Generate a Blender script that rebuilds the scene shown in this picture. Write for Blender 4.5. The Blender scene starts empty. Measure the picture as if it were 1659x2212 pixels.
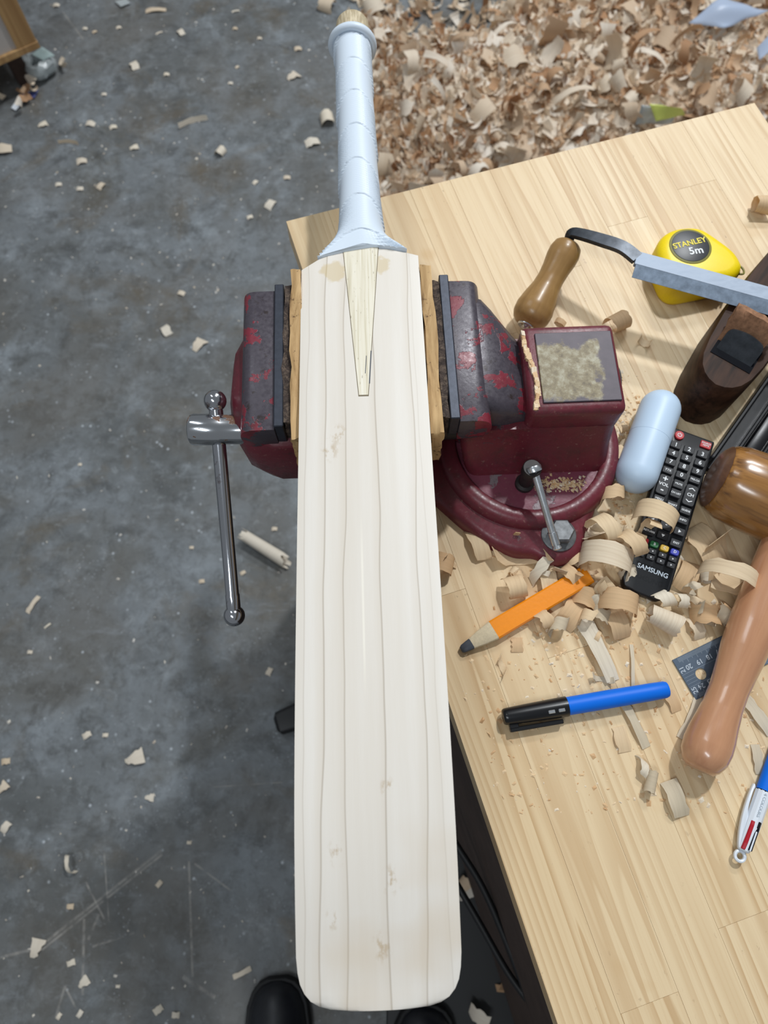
import bpy, bmesh, math, random
import numpy as np
from mathutils import Vector, Matrix, noise as mnoise

random.seed(7)
rng = np.random.default_rng(7)
SC = bpy.context.scene
COL = SC.collection
R = math.radians

# ------------------------------------------------------------------ camera
PITCH = R(70.5)
FPX = 1534.0
W_, H_ = 1659.0, 2212.0
CAM_Z = 1.5
cam = bpy.data.cameras.new('camera')
cam.sensor_fit = 'VERTICAL'
cam.sensor_height = 24.0
cam.lens = FPX / H_ * 24.0
cam.dof.use_dof = True
cam.dof.focus_distance = 0.60
cam.dof.aperture_fstop = 4.6
cam.clip_start = 0.02
camo = bpy.data.objects.new('camera', cam)
COL.objects.link(camo)
camo.location = (0, 0, CAM_Z)
camo.rotation_euler = (R(90) - PITCH, 0, 0)
SC.camera = camo

# ------------------------------------------------------------------ light
world = bpy.data.worlds.new('world')
SC.world = world
world.use_nodes = True
world.node_tree.nodes['Background'].inputs[0].default_value = (0.88, 0.945, 1.0, 1)
world.node_tree.nodes['Background'].inputs[1].default_value = 0.25


def area(name, loc, target, sx, sy, power, color):
    l = bpy.data.lights.new(name, 'AREA')
    l.shape = 'RECTANGLE'
    l.size, l.size_y = sx, sy
    l.energy = power
    l.color = color
    o = bpy.data.objects.new(name, l)
    COL.objects.link(o)
    o.location = loc
    d = Vector(target) - Vector(loc)
    o.rotation_euler = d.to_track_quat('-Z', 'Y').to_euler()
    return o


area('ceiling_lamp_bench', (1.15, 2.25, 4.1), (0.3, 0.4, 0.84), 0.15, 0.22, 98, (0.955, 0.985, 1.0))
area('fill_light_aisle', (-1.4, 1.6, 3.6), (-0.5, 0.7, 0.0), 0.16, 1.25, 12, (0.88, 0.95, 1.0))  # added fill light over the left floor, out of view
area('fill_light_rear', (1.5, 3.4, 3.6), (1.0, 2.1, 0.0), 1.25, 0.16, 66, (0.95, 0.98, 1.0))  # added fill light aimed at the heap to brighten it
area('fill_light_front', (-0.8, -1.0, 3.6), (0.2, 0, 0.5), 1.25, 0.16, 27, (0.88, 0.95, 1.0))  # added fill light to brighten the near bench and bat

vs = SC.view_settings
vs.view_transform = 'Standard'
vs.look = 'None'
vs.gamma = 1.0
vs.exposure = -0.18
try:
    vs.use_curve_mapping = False
except Exception:
    pass

# ------------------------------------------------------------------ helpers
SP, CP = math.sin(PITCH), math.cos(PITCH)


def P(px, py, z):
    """the point at height z that a sight line through (px, py) meets"""
    a = (px - W_ / 2) / FPX
    b = -(py - H_ / 2) / FPX
    d = Vector((a, b * SP + CP, b * CP - SP))
    t = (z - CAM_Z) / d.z
    return Vector((d.x * t, d.y * t, z))


def srgb(r, g, b):
    def f(c):
        c = c / 255.0
        return c / 12.92 if c <= 0.04045 else ((c + 0.055) / 1.055) ** 2.4
    return (f(r), f(g), f(b), 1.0)


class NT:
    """small node-graph writer"""

    def __init__(self, name):
        self.m = bpy.data.materials.new(name)
        self.m.use_nodes = True
        self.t = self.m.node_tree
        self.b = self.t.nodes['Principled BSDF']
        self.out = self.t.nodes['Material Output']

    def n(self, kind, **kw):
        x = self.t.nodes.new(kind)
        for k, v in kw.items():
            setattr(x, k, v)
        return x

    def put(self, sock, v):
        if v is None:
            return
        if hasattr(v, 'is_linked') or hasattr(v, 'links'):
            self.t.links.new(v, sock)
        elif isinstance(v, (tuple, list)) and sock.type == 'RGBA' and len(v) == 3:
            sock.default_value = (*v, 1)
        else:
            sock.default_value = v

    def obj(self):
        return self.n('ShaderNodeTexCoord').outputs['Object']

    def map(self, vec, scale=(1, 1, 1), loc=(0, 0, 0), rot=(0, 0, 0)):
        m = self.n('ShaderNodeMapping')
        self.put(m.inputs['Vector'], vec)
        self.put(m.inputs['Scale'], scale)
        self.put(m.inputs['Location'], loc)
        self.put(m.inputs['Rotation'], rot)
        return m.outputs[0]

    def noise(self, vec, scale, detail=3, rough=0.5, dist=0.0, col=False):
        x = self.n('ShaderNodeTexNoise')
        self.put(x.inputs['Vector'], vec)
        self.put(x.inputs['Scale'], scale)
        self.put(x.inputs['Detail'], detail)
        self.put(x.inputs['Roughness'], rough)
        self.put(x.inputs['Distortion'], dist)
        return x.outputs['Color' if col else 'Fac']

    def voro(self, vec, scale, feature='F1', rnd=1.0):
        x = self.n('ShaderNodeTexVoronoi', feature=feature)
        self.put(x.inputs['Vector'], vec)
        self.put(x.inputs['Scale'], scale)
        self.put(x.inputs['Randomness'], rnd)
        return x.outputs['Distance']

    def ramp(self, fac, stops, interp='LINEAR'):
        x = self.n('ShaderNodeValToRGB')
        x.color_ramp.interpolation = interp
        self.put(x.inputs[0], fac)
        els = x.color_ramp.elements
        while len(els) < len(stops):
            els.new(0.5)
        for e, (p, c) in zip(els, stops):
            e.position = p
            e.color = c if len(c) == 4 else (*c, 1)
        return x.outputs[0]

    def mask(self, fac, lo, hi):
        x = self.n('ShaderNodeMapRange', clamp=True)
        self.put(x.inputs[0], fac)
        self.put(x.inputs[1], lo)
        self.put(x.inputs[2], hi)
        return x.outputs[0]

    def mix(self, fac, a, b, mode='MIX'):
        x = self.n('ShaderNodeMix', data_type='RGBA', blend_type=mode)
        self.put(x.inputs[0], fac)
        self.put(x.inputs[6], a)
        self.put(x.inputs[7], b)
        return x.outputs[2]

    def math(self, op, a, b=None, c=None, clamp=False):
        x = self.n('ShaderNodeMath', operation=op, use_clamp=clamp)
        self.put(x.inputs[0], a)
        self.put(x.inputs[1], b)
        self.put(x.inputs[2], c)
        return x.outputs[0]

    def xyz(self, vec):
        x = self.n('ShaderNodeSeparateXYZ')
        self.put(x.inputs[0], vec)
        return x.outputs[0], x.outputs[1], x.outputs[2]

    def comb(self, x, y, z):
        c = self.n('ShaderNodeCombineXYZ')
        self.put(c.inputs[0], x)
        self.put(c.inputs[1], y)
        self.put(c.inputs[2], z)
        return c.outputs[0]

    def rand(self):
        return self.n('ShaderNodeObjectInfo').outputs['Random']

    def island(self):
        return self.n('ShaderNodeNewGeometry').outputs['Random Per Island']

    def bump(self, height, strength=0.3, dist=0.001):
        x = self.n('ShaderNodeBump')
        self.put(x.inputs['Strength'], strength)
        self.put(x.inputs['Distance'], dist)
        self.put(x.inputs['Height'], height)
        self.put(self.b.inputs['Normal'], x.outputs[0])

    def fin(self, col=None, rough=None, metal=None, spec=None, coat=None):
        self.put(self.b.inputs['Base Color'], col)
        self.put(self.b.inputs['Roughness'], rough)
        self.put(self.b.inputs['Metallic'], metal)
        self.put(self.b.inputs['Specular IOR Level'], spec)
        self.put(self.b.inputs['Coat Weight'], coat)
        return self.m

    def translucent(self, col, fac):
        tr = self.n('ShaderNodeBsdfTranslucent')
        self.put(tr.inputs[0], col)
        mx = self.n('ShaderNodeMixShader')
        self.put(mx.inputs[0], fac)
        self.t.links.new(self.b.outputs[0], mx.inputs[1])
        self.t.links.new(tr.outputs[0], mx.inputs[2])
        self.t.links.new(mx.outputs[0], self.out.inputs[0])


def plain(name, col, rough=0.5, metal=0.0, spec=0.5, grain=0.0, gscale=300.0, coat=0.0):
    t = NT(name)
    c = col
    if grain:
        f = t.noise(t.obj(), gscale, 4, 0.6)
        dark = tuple(v * (1 - grain) for v in col[:3])
        lite = tuple(min(1, v * (1 + grain)) for v in col[:3])
        c = t.ramp(f, [(0.3, dark), (0.7, lite)])
        t.bump(f, 0.15, 0.0004)
    return t.fin(c, rough, metal, spec, coat)


M = {}


def build_materials():
    # concrete floor -------------------------------------------------
    t = NT('worn_concrete')
    o = t.obj()
    big = t.noise(o, 2.2, 5, 0.6, 0.6)
    mid = t.noise(t.map(o, loc=(3, 1, 0)), 9, 6, 0.65, 0.3)
    fine = t.noise(o, 60, 5, 0.7)
    med = t.noise(t.map(o, loc=(1, 8, 0)), 30, 6, 0.75, 0.3)
    c = t.ramp(big, [(0.25, srgb(74, 76, 76)), (0.42, srgb(98, 101, 102)), (0.56, srgb(116, 121, 125)), (0.68, srgb(92, 91, 86)), (0.8, srgb(80, 80, 78))])
    c = t.mix(t.math('MULTIPLY', t.mask(mid, 0.5, 0.7), 0.75), c, srgb(140, 147, 153))
    c = t.mix(t.math('MULTIPLY', t.mask(t.noise(t.map(o, loc=(5, 9, 0)), 13, 6, 0.7, 0.5), 0.52, 0.66), 0.7), c, srgb(72, 74, 75))
    c = t.mix(t.mask(t.noise(t.map(o, loc=(7, 5, 0)), 5, 5, 0.6, 0.5), 0.55, 0.75), c, srgb(98, 88, 72))
    c = t.mix(t.math('MULTIPLY', t.mask(fine, 0.5, 0.75), 0.35), c, srgb(72, 76, 80))
    c = t.mix(t.math('MULTIPLY', t.mask(med, 0.5, 0.64), 0.45), c, srgb(70, 70, 68))
    c = t.mix(t.math('MULTIPLY', t.mask(t.noise(t.map(o, loc=(6, 2, 0)), 34, 6, 0.75, 0.4), 0.56, 0.7), 0.5), c, srgb(150, 156, 160))
    c = t.mix(t.math('MULTIPLY', t.mask(t.noise(t.map(o, loc=(11, 3, 0)), 3.2, 4, 0.6, 0.4), 0.46, 0.64), 0.4), c, srgb(92, 84, 72))
    # pale dust specks
    sp = t.voro(t.map(o, scale=(1, 1, 0.01)), 42)
    keep = t.mask(t.noise(o, 15, 2), 0.52, 0.62)
    c = t.mix(t.math('MULTIPLY', t.mask(sp, 0.16, 0.06), keep), c, srgb(176, 182, 188))
    sp2 = t.voro(t.map(o, scale=(1, 1, 0.01), loc=(2, 2, 0)), 95)
    c = t.mix(t.math('MULTIPLY', t.mask(sp2, 0.2, 0.05), t.mask(t.noise(t.map(o, loc=(9, 0, 0)), 7, 3), 0.5, 0.65)), c, srgb(150, 156, 162))
    smear = t.noise(t.map(o, scale=(9, 30, 1), rot=(0, 0, 0.5)), 1.0, 5, 0.7)
    c = t.mix(t.math('MULTIPLY', t.mask(smear, 0.58, 0.72), 0.4), c, srgb(140, 146, 152))
    # long scratches
    x, y, _z = t.xyz(o)
    br = t.mask(t.noise(o, 45, 3, 0.6), 0.35, 0.6)
    for (x0, y0, x1, y1, w) in [(92, 2040, 348, 1838, 3.2), (90, 2052, 350, 1846, 2.6), (0, 2068, 92, 2046, 3.0), (185, 1905, 225, 1985, 2.2), (182, 1985, 178, 2150, 3.0),
                                (190, 2030, 214, 1975, 3), (200, 2045, 290, 2015, 2.4), (408, 1860, 416, 2110, 2.6), (420, 1865, 500, 1925, 2.2), (140, 2130, 120, 2200, 2.6), (140, 2130, 165, 2180, 2.2),
                                (135, 25, 180, 85, 3), (225, 1840, 235, 1990, 1.5), (460, 1700, 610, 1690, 1.2), (395, 2110, 465, 2155, 4)]:
        A, Bp = P(x0, y0, 0), P(x1, y1, 0)
        L = (Bp - A).length
        ux, uy = (Bp.x - A.x) / L, (Bp.y - A.y) / L
        dx, dy = t.math('SUBTRACT', x, A.x), t.math('SUBTRACT', y, A.y)
        al = t.math('ADD', t.math('MULTIPLY', dx, ux), t.math('MULTIPLY', dy, uy))
        ac = t.math('ABSOLUTE', t.math('SUBTRACT', t.math('MULTIPLY', dx, uy), t.math('MULTIPLY', dy, ux)))
        wm = w * 0.0009
        m1 = t.mask(ac, wm * 1.3, wm * 0.4)
        m2 = t.math('MULTIPLY', t.math('GREATER_THAN', al, 0.0), t.math('LESS_THAN', al, L))
        mm = t.math('MULTIPLY', t.math('MULTIPLY', m1, m2), t.math('MULTIPLY', br, 0.55))
        c = t.mix(mm, c, srgb(164, 160, 154))
    t.bump(t.math('ADD', fine, mid), 0.25, 0.002)
    M['floor'] = t.fin(c, t.ramp(mid, [(0.3, (0.42,) * 3), (0.7, (0.62,) * 3)]), 0, 0.4)

    # pine staves ----------------------------------------------------
    t = NT('pine_stave')
    o = t.obj()
    r = t.rand()
    off = t.comb(t.math('MULTIPLY', r, 13.0), t.math('MULTIPLY', r, 37.0), 0.0)
    v = t.n('ShaderNodeVectorMath', operation='ADD')
    t.put(v.inputs[0], o)
    t.put(v.inputs[1], off)
    v = v.outputs[0]
    warp = t.noise(t.map(v, scale=(24, 0.8, 1)), 1.0, 2, 0.5)
    X, Y, Z = t.xyz(v)
    ph = t.math('ADD', t.math('MULTIPLY', X, 58.0), t.math('MULTIPLY', warp, 8.0))
    fr = t.math('FRACT', ph)
    line = t.math('MULTIPLY', t.mask(fr, 0.30, 0.93), t.mask(fr, 1.0, 0.95))
    strength = t.mask(t.noise(t.map(v, scale=(26, 1.2, 1)), 1.0, 3), 0.28, 0.72)
    fib = t.noise(t.map(v, scale=(500, 9, 9)), 1.0, 4, 0.6)
    base = t.mix(r, srgb(219, 193, 153), srgb(227, 204, 167))
    c = t.mix(t.math('MULTIPLY', line, t.math('MULTIPLY', strength, 0.85)), base, srgb(184, 146, 100))
    c = t.mix(t.math('MULTIPLY', t.mask(fib, 0.5, 0.75), 0.35), c, srgb(196, 160, 114))
    # dirt flecks and dents
    fl = t.mask(t.noise(t.map(v, scale=(1, 0.6, 1)), 190, 3, 0.6), 0.66, 0.72)
    fk = t.mask(t.noise(t.map(v, loc=(4, 4, 0)), 9, 2), 0.5, 0.66)
    c = t.mix(t.math('MULTIPLY', t.math('MULTIPLY', fl, fk), 0.55), c, srgb(128, 100, 74))
    st = t.mask(t.noise(t.map(v, loc=(8, 1, 0)), 14, 2, 0.5), 0.68, 0.76)
    c = t.mix(t.math('MULTIPLY', st, 0.3), c, srgb(190, 146, 86))
    t.bump(t.math('ADD', t.math('MULTIPLY', line, 0.2), fib), 0.10, 0.0005)
    M['pine'] = t.fin(c, t.ramp(fib, [(0.3, (0.42,) * 3), (0.7, (0.55,) * 3)]), 0, 0.4)

    # willow blade ---------------------------------------------------
    t = NT('willow')
    o = t.obj()
    X, Y, Z = t.xyz(o)
    c = t.ramp(t.noise(t.map(o, scale=(60, 2.2, 4)), 1.0, 3, 0.5), [(0.3, srgb(221, 213, 202)), (0.7, srgb(229, 223, 215))])
    fibre = t.noise(t.map(o, scale=(1300, 60, 60)), 1.0, 2)
    c = t.mix(t.math('MULTIPLY', fibre, 0.22), c, srgb(210, 200, 184))
    for i, (a, b, d, w) in enumerate([(-0.0478, 0.0, 0.45, 0.0007), (-0.0335, 0.012, 0.9, 0.0009), (-0.0172, 0.012, 0.8, 0.0008), (0.0085, 0.006, 0.9, 0.0009), (0.0375, 0.018, 0.8, 0.0008), (0.0465, -0.004, 0.3, 0.0007)]):
        wob = t.noise(t.comb(t.math('MULTIPLY', Y, 6.0), i * 7.3, 0.0), 1.0, 2, 0.4)
        cx = t.math('ADD', t.math('MULTIPLY_ADD', Y, b, a), t.math('MULTIPLY', t.math('SUBTRACT', wob, 0.5), 0.011))
        dd = t.math('SUBTRACT', X, cx)
        thin = t.mask(t.math('ABSOLUTE', dd), w, w * 0.25)
        soft = t.math('MULTIPLY', t.mask(dd, -0.007, 0.0), t.mask(dd, 0.0005, 0.0))
        c = t.mix(t.math('MULTIPLY', soft, 0.28 * d), c, srgb(196, 180, 158))
        c = t.mix(t.math('MULTIPLY', thin, 0.5 * d), c, srgb(150, 136, 118))
    # pale streak and butterfly flecks
    dd = t.math('ABSOLUTE', t.math('ADD', X, 0.0043))
    c = t.mix(t.math('MULTIPLY', t.math('MULTIPLY', t.mask(dd, 0.0012, 0.0003), t.mask(t.math('ABSOLUTE', t.math('ADD', Y, 0.0)), 0.07, 0.03)), 0.55), c, srgb(246, 240, 226))
    for (fx, fy, s) in [(-0.029, 0.128, 0.009), (-0.021, 0.142, 0.008), (-0.026, -0.167, 0.007), (0.009, -0.128, 0.006), (0.010, -0.185, 0.008), (0.002, -0.225, 0.008), (-0.029, -0.207, 0.006)]:
        q = t.math('SQRT', t.math('ADD', t.math('POWER', t.math('SUBTRACT', X, fx), 2.0), t.math('POWER', t.math('MULTIPLY', t.math('SUBTRACT', Y, fy), 0.7), 2.0)))
        nn = t.noise(t.map(o, scale=(200, 120, 1), loc=(fx * 90, fy * 90, 0)), 1.0, 3, 0.6)
        c = t.mix(t.math('MULTIPLY', t.math('MULTIPLY', t.mask(q, s, s * 0.3), t.mask(nn, 0.5, 0.62)), 0.6), c, srgb(176, 150, 112))
    # warm patch towards the toe and glue stain beside the splice
    c = t.mix(t.math('MULTIPLY', t.mask(t.noise(o, 14, 2), 0.5, 0.7), t.math('MULTIPLY', t.mask(Y, -0.12, -0.2), 0.35)), c, srgb(204, 178, 140))
    for (fx, fy, s) in [(-0.024, 0.312, 0.013), (0.019, 0.318, 0.010)]:
        q = t.math('SQRT', t.math('ADD', t.math('POWER', t.math('SUBTRACT', X, fx), 2.0), t.math('POWER', t.math('SUBTRACT', Y, fy), 2.0)))
        q = t.math('ADD', q, t.math('MULTIPLY', t.math('SUBTRACT', t.noise(o, 130, 3), 0.5), 0.014))
        c = t.mix(t.math('MULTIPLY', t.mask(q, s, s * 0.72), 0.42), c, srgb(196, 168, 96))
    t.bump(fibre, 0.06, 0.0003)
    M['willow'] = t.fin(c, 0.5, 0, 0.3)

    # cane -----------------------------------------------------------
    t = NT('cane')
    o = t.obj()
    f = t.noise(t.map(o, scale=(420, 9, 9)), 1.0, 3, 0.6)
    c = t.ramp(f, [(0.32, srgb(202, 192, 166)), (0.5, srgb(226, 218, 198)), (0.7, srgb(235, 229, 214))])
    pits = t.mask(t.noise(t.map(o, scale=(900, 160, 1)), 1.0, 2), 0.68, 0.74)
    c = t.mix(t.math('MULTIPLY', pits, 0.6), c, srgb(120, 108, 80))
    M['cane'] = t.fin(c, 0.5, 0, 0.3)
    t = NT('cane_end')
    o = t.obj()
    f = t.noise(t.map(o, scale=(520, 60, 60)), 1.0, 2, 0.6)
    c = t.ramp(f, [(0.35, srgb(166, 150, 120)), (0.65, srgb(212, 197, 168))])
    M['cane_end'] = t.fin(c, 0.6, 0, 0.3)
    M['joint'] = plain('dark_glue_joint', srgb(118, 106, 84), 0.7)
    M['grip'] = plain('white_rubber', srgb(212, 223, 235), 0.42, 0, 0.4)

    # vise paint -----------------------------------------------------
    def paint(name, wear_lo, wear_hi, steel, red=(114, 42, 54), red2=(94, 34, 44)):
        t = NT(name)
        o = t.obj()
        n1 = t.noise(o, 42, 6, 0.62, 0.4)
        n2 = t.noise(t.map(o, loc=(3, 3, 3)), 260, 4, 0.6)
        rd = t.mix(t.noise(o, 30, 3), srgb(*red2), srgb(*red))
        rd = t.mix(t.math('MULTIPLY', t.mask(n2, 0.62, 0.72), 0.5), rd, srgb(150, 116, 104))
        rd = t.mix(t.math('MULTIPLY', t.mask(t.noise(t.map(o, loc=(7, 1, 4)), 65, 6, 0.7, 0.5), 0.5, 0.68), 0.55), rd, srgb(66, 44, 42))
        wm = t.mask(n1, wear_lo, wear_hi)
        sv = t.mix(n2, srgb(*steel), srgb(*[min(255, s + 22) for s in steel]))
        sv = t.mix(t.mask(t.noise(o, 90, 4, 0.7), 0.6, 0.7), sv, srgb(50, 40, 40))
        c = t.mix(wm, rd, sv)
        t.bump(t.math('ADD', t.math('MULTIPLY', wm, -1.0), t.math('MULTIPLY', n2, 0.5)), 0.35, 0.0008)
        return t.fin(c, t.ramp(n2, [(0.3, (0.28,) * 3), (0.7, (0.5,) * 3)]), t.math('MULTIPLY', wm, 0.15), 0.5)
    M['paint'] = paint('maroon_paint', 0.66, 0.70, (66, 56, 58))
    M['paint_worn'] = paint('worn_maroon_paint', 0.44, 0.455, (60, 54, 62), (128, 40, 54), (112, 36, 50))
    M['paint_lit'] = paint('lit_maroon_paint', 0.60, 0.64, (122, 108, 112), (128, 60, 78), (110, 48, 66))  # lighter copy of the maroon: light on the swivel disc put into the colour
    M['plate'] = plain('blued_steel', srgb(58, 62, 72), 0.42, 0.55, 0.5, 0.15, 200)
    M['dark_steel'] = plain('dark_oily_steel', srgb(42, 38, 38), 0.5, 0.3, 0.5, 0.3, 120)
    t = NT('anvil_steel')
    o = t.obj()
    X, Y, Z = t.xyz(o)
    nz = t.noise(o, 55, 5, 0.65)
    bx = t.math('MAXIMUM', t.math('ABSOLUTE', t.math('SUBTRACT', X, 0.019)), t.math('ABSOLUTE', t.math('SUBTRACT', Y, 0.034)))
    edge = t.math('ADD', bx, t.math('MULTIPLY', t.math('SUBTRACT', nz, 0.5), 0.035))
    glue = t.ramp(t.noise(o, 120, 5, 0.7), [(0.3, srgb(84, 72, 50)), (0.48, srgb(124, 112, 82)), (0.7, srgb(166, 162, 142))])
    st = t.mix(t.noise(o, 80, 4), srgb(62, 56, 64), srgb(90, 80, 88))
    c = t.mix(t.math('MULTIPLY', t.mask(edge, 0.029, 0.025), 0.9), st, glue)
    t.bump(nz, 0.3, 0.0006)
    M['anvil'] = t.fin(c, 0.5, 0.1, 0.4)
    t = NT('chrome_bar')
    f = t.noise(t.map(t.obj(), scale=(60, 60, 12)), 1.0, 4, 0.65)
    M['chrome'] = t.fin(t.mix(t.mask(f, 0.6, 0.72), srgb(196, 198, 204), srgb(112, 92, 84)), 0.14, 1.0)
    t = NT('rusty_chrome')
    f = t.noise(t.obj(), 75, 3, 0.6)
    k = t.mask(f, 0.585, 0.6)
    t.fin(t.mix(k, srgb(200, 202, 206), srgb(104, 74, 56)), t.math('MULTIPLY_ADD', k, 0.5, 0.16), t.math('SUBTRACT', 1.0, k))
    M['chrome_rust'] = t.m
    M['zinc'] = plain('zinc', srgb(206, 210, 214), 0.26, 0.9, 0.5, 0.12, 150)
    M['grey_steel'] = plain('grey_galvanised_steel', srgb(108, 110, 112), 0.45, 0.5, 0.5, 0.3, 200)
    t = NT('packing_wood')
    o = t.obj()
    f = t.noise(t.map(o, scale=(120, 14, 14)), 1.0, 5, 0.7, 0.6)
    c = t.ramp(f, [(0.28, srgb(96, 70, 44)), (0.42, srgb(172, 138, 94)), (0.7, srgb(208, 174, 126))])
    sp = t.mask(t.noise(o, 110, 5, 0.7), 0.60, 0.68)
    c = t.mix(t.math('MULTIPLY', sp, 0.8), c, srgb(66, 40, 28))
    t.bump(f, 0.5, 0.001)
    M['packing'] = t.fin(c, 0.7, 0, 0.3)
    t = NT('crusty_backing')
    o = t.obj()
    f = t.noise(o, 150, 6, 0.75, 0.8)
    c = t.ramp(f, [(0.3, srgb(34, 28, 28)), (0.5, srgb(78, 66, 60)), (0.62, srgb(120, 104, 90)), (0.75, srgb(58, 46, 44))])
    t.bump(f, 0.9, 0.003)
    M['crust'] = t.fin(c, 0.8, 0, 0.3)

    # shavings -------------------------------------------------------
    def shav(name, islands, pale, tan, tr=0.22, heap=False):
        t = NT(name)
        o = t.obj()
        r = t.island() if islands else t.rand()
        c = t.ramp(r, [(0.0, srgb(*tan)), (0.35, srgb(*[int(p * 0.6 + q * 0.4) for p, q in zip(pale, tan)])), (0.7, srgb(*pale)), (1.0, srgb(240, 230, 212))])
        if heap:
            c = t.ramp(r, [(0.0, srgb(172, 128, 94)), (0.16, srgb(208, 172, 136)), (0.5, srgb(234, 218, 195)), (1.0, srgb(248, 241, 230))])
        f = t.noise(t.map(o, scale=(420, 12, 12)), 1.0, 3, 0.6)
        c = t.mix(t.math('MULTIPLY', t.mask(f, 0.45, 0.75), 0.35), c, srgb(*[int(v * 0.86) for v in tan]))
        t.fin(c, 0.6, 0, 0.25)
        t.translucent(c, tr)
        return t.m
    M['shaving'] = shav('wood_shaving', False, (242, 220, 184), (224, 188, 144), 0.28)
    M['shaving_floor'] = shav('pale_wood_chip', False, (238, 230, 216), (224, 204, 176))
    M['shaving_heap'] = shav('heap_shaving', False, (240, 226, 204), (226, 190, 152), 0.25, True)
    M['shaving_stuff'] = shav('heap_litter', True, (240, 226, 204), (226, 190, 152), 0.25, True)
    M['shaving_dark'] = shav('grey_edged_shaving', False, (232, 220, 198), (208, 190, 162))
    M['dust'] = shav('sawdust', True, (238, 210, 170), (212, 168, 122), 0.1)
    M['crumb'] = shav('pale_crumbs', True, (222, 218, 212), (196, 182, 164), 0.1)

    # tools ----------------------------------------------------------
    def turned(name, a, b, s, rough=0.3, coat=0.3, dark=None):
        t = NT(name)
        o = t.obj()
        f = t.noise(t.map(o, scale=s), 1.0, 4, 0.6, 0.4)
        c = t.ramp(f, [(0.3, srgb(*a)), (0.7, srgb(*b))])
        if dark:
            g = t.noise(t.map(o, scale=tuple(v * 1.7 for v in s), loc=(1, 2, 3)), 1.0, 3, 0.5)
            c = t.mix(t.math('MULTIPLY', t.mask(g, 0.54, 0.72), 0.8), c, srgb(*dark))
        t.bump(f, 0.05, 0.0004)
        t.put(t.b.inputs['Coat Roughness'], 0.18)
        return t.fin(c, rough, 0, 0.15 if a[0] < 40 else 0.4, coat)
    M['handle_wood'] = turned('varnished_beech', (140, 106, 62), (160, 124, 76), (9, 130, 130), 0.34, 0.12)
    M['mallet_handle'] = turned('pink_varnished_wood', (178, 126, 92), (198, 148, 112), (8, 110, 110), 0.28, 0.8)
    M['mallet_head'] = turned('striped_varnished_wood', (132, 88, 42), (172, 122, 64), (5, 110, 110), 0.25, 0.9, (84, 52, 26))
    M['mallet_end'] = turned('dark_end_grain', (84, 56, 40), (116, 80, 56), (60, 60, 60), 0.45, 0.3)
    M['rosewood'] = turned('dark_rosewood', (34, 21, 16), (78, 52, 38), (9, 70, 70), 0.5, 0.0, (24, 15, 12))
    M['wedge'] = plain('battered_wedge_wood', srgb(146, 108, 82), 0.8, 0, 0.2, 0.35, 220)
    M['black_metal'] = plain('black_japanned_metal', srgb(22, 22, 26), 0.34, 0.2, 0.5, 0.4, 80)
    M['forged'] = plain('forged_tang_steel', srgb(72, 76, 82), 0.4, 0.75, 0.5, 0.3, 90)
    t = NT('brushed_blade_steel')
    o = t.obj()
    f = t.noise(t.map(o, scale=(60, 160, 60)), 1.0, 5, 0.65, 0.5)
    M['blade'] = t.fin(t.ramp(f, [(0.3, srgb(120, 130, 144)), (0.7, srgb(156, 166, 180))]), t.ramp(f, [(0.3, (0.5,) * 3), (0.7, (0.62,) * 3)]), 0.45, 0.4)
    M['bevel'] = plain('ground_bevel_steel', srgb(140, 154, 172), 0.42, 0.6, 0.5, 0.25, 130)
    M['yellow'] = plain('yellow_plastic', srgb(246, 216, 8), 0.42, 0, 0.5, 0.05, 700)
    M['label_black'] = plain('black_label', srgb(36, 38, 44), 0.4)
    M['label_rim'] = plain('dull_gold_rim', srgb(122, 116, 40), 0.5)
    M['print_yellow'] = plain('yellow_print', srgb(232, 212, 40), 0.5)
    M['print_white'] = plain('white_print', srgb(226, 228, 230), 0.5)
    M['print_grey'] = plain('grey_print', srgb(176, 186, 196), 0.5)
    M['case_white'] = plain('white_gloss_plastic', srgb(194, 215, 236), 0.42, 0, 0.4)
    M['remote'] = plain('black_plastic', srgb(20, 21, 25), 0.42, 0, 0.5)
    M['button'] = plain('black_rubber_button', srgb(34, 35, 39), 0.5, 0, 0.4)
    M['btn_red'] = plain('red_button', srgb(190, 44, 52), 0.45)
    M['btn_yellow'] = plain('yellow_button', srgb(206, 168, 52), 0.45)
    M['btn_blue'] = plain('blue_button', srgb(50, 60, 168), 0.45)
    M['btn_green'] = plain('green_button', srgb(40, 110, 62), 0.45)
    M['orange'] = plain('orange_paint', srgb(238, 140, 10), 0.3, 0, 0.5, 0.03, 300, 0.4)
    M['orange_side'] = M['orange']
    M['pencil_wood'] = plain('sharpened_pencil_wood', srgb(206, 190, 160), 0.6, 0, 0.3, 0.1, 400)
    M['graphite'] = plain('graphite', srgb(74, 78, 86), 0.4, 0.2)
    M['pen_blue'] = plain('blue_plastic', srgb(8, 108, 222), 0.45, 0, 0.25)
    M['pen_black'] = plain('black_pen_plastic', srgb(18, 19, 22), 0.28, 0, 0.5)
    M['pen_white'] = plain('white_pen_plastic', srgb(220, 226, 234), 0.3, 0, 0.5)
    M['pen_red'] = plain('red_slider', srgb(170, 14, 34), 0.3)
    M['dark_hole'] = plain('black_slot', srgb(16, 18, 24), 0.7, 0, 0.1)
    M['ruler'] = plain('dark_anodised_rule', srgb(84, 98, 114), 0.42, 0.3, 0.5, 0.06, 200)
    M['ruler_line'] = plain('etched_rule_line', srgb(140, 152, 164), 0.5)
    M['bench_dark'] = plain('shade_dark_wood', srgb(72, 58, 52), 0.6, 0, 0.3, 0.2, 40)  # dark brown wood, deepened to carry the shade along the bench side
    M['cable'] = plain('black_cable', srgb(16, 16, 18), 0.5)
    M['shoe'] = plain('black_leather', srgb(22, 24, 30), 0.4, 0, 0.5, 0.2, 120)
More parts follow.
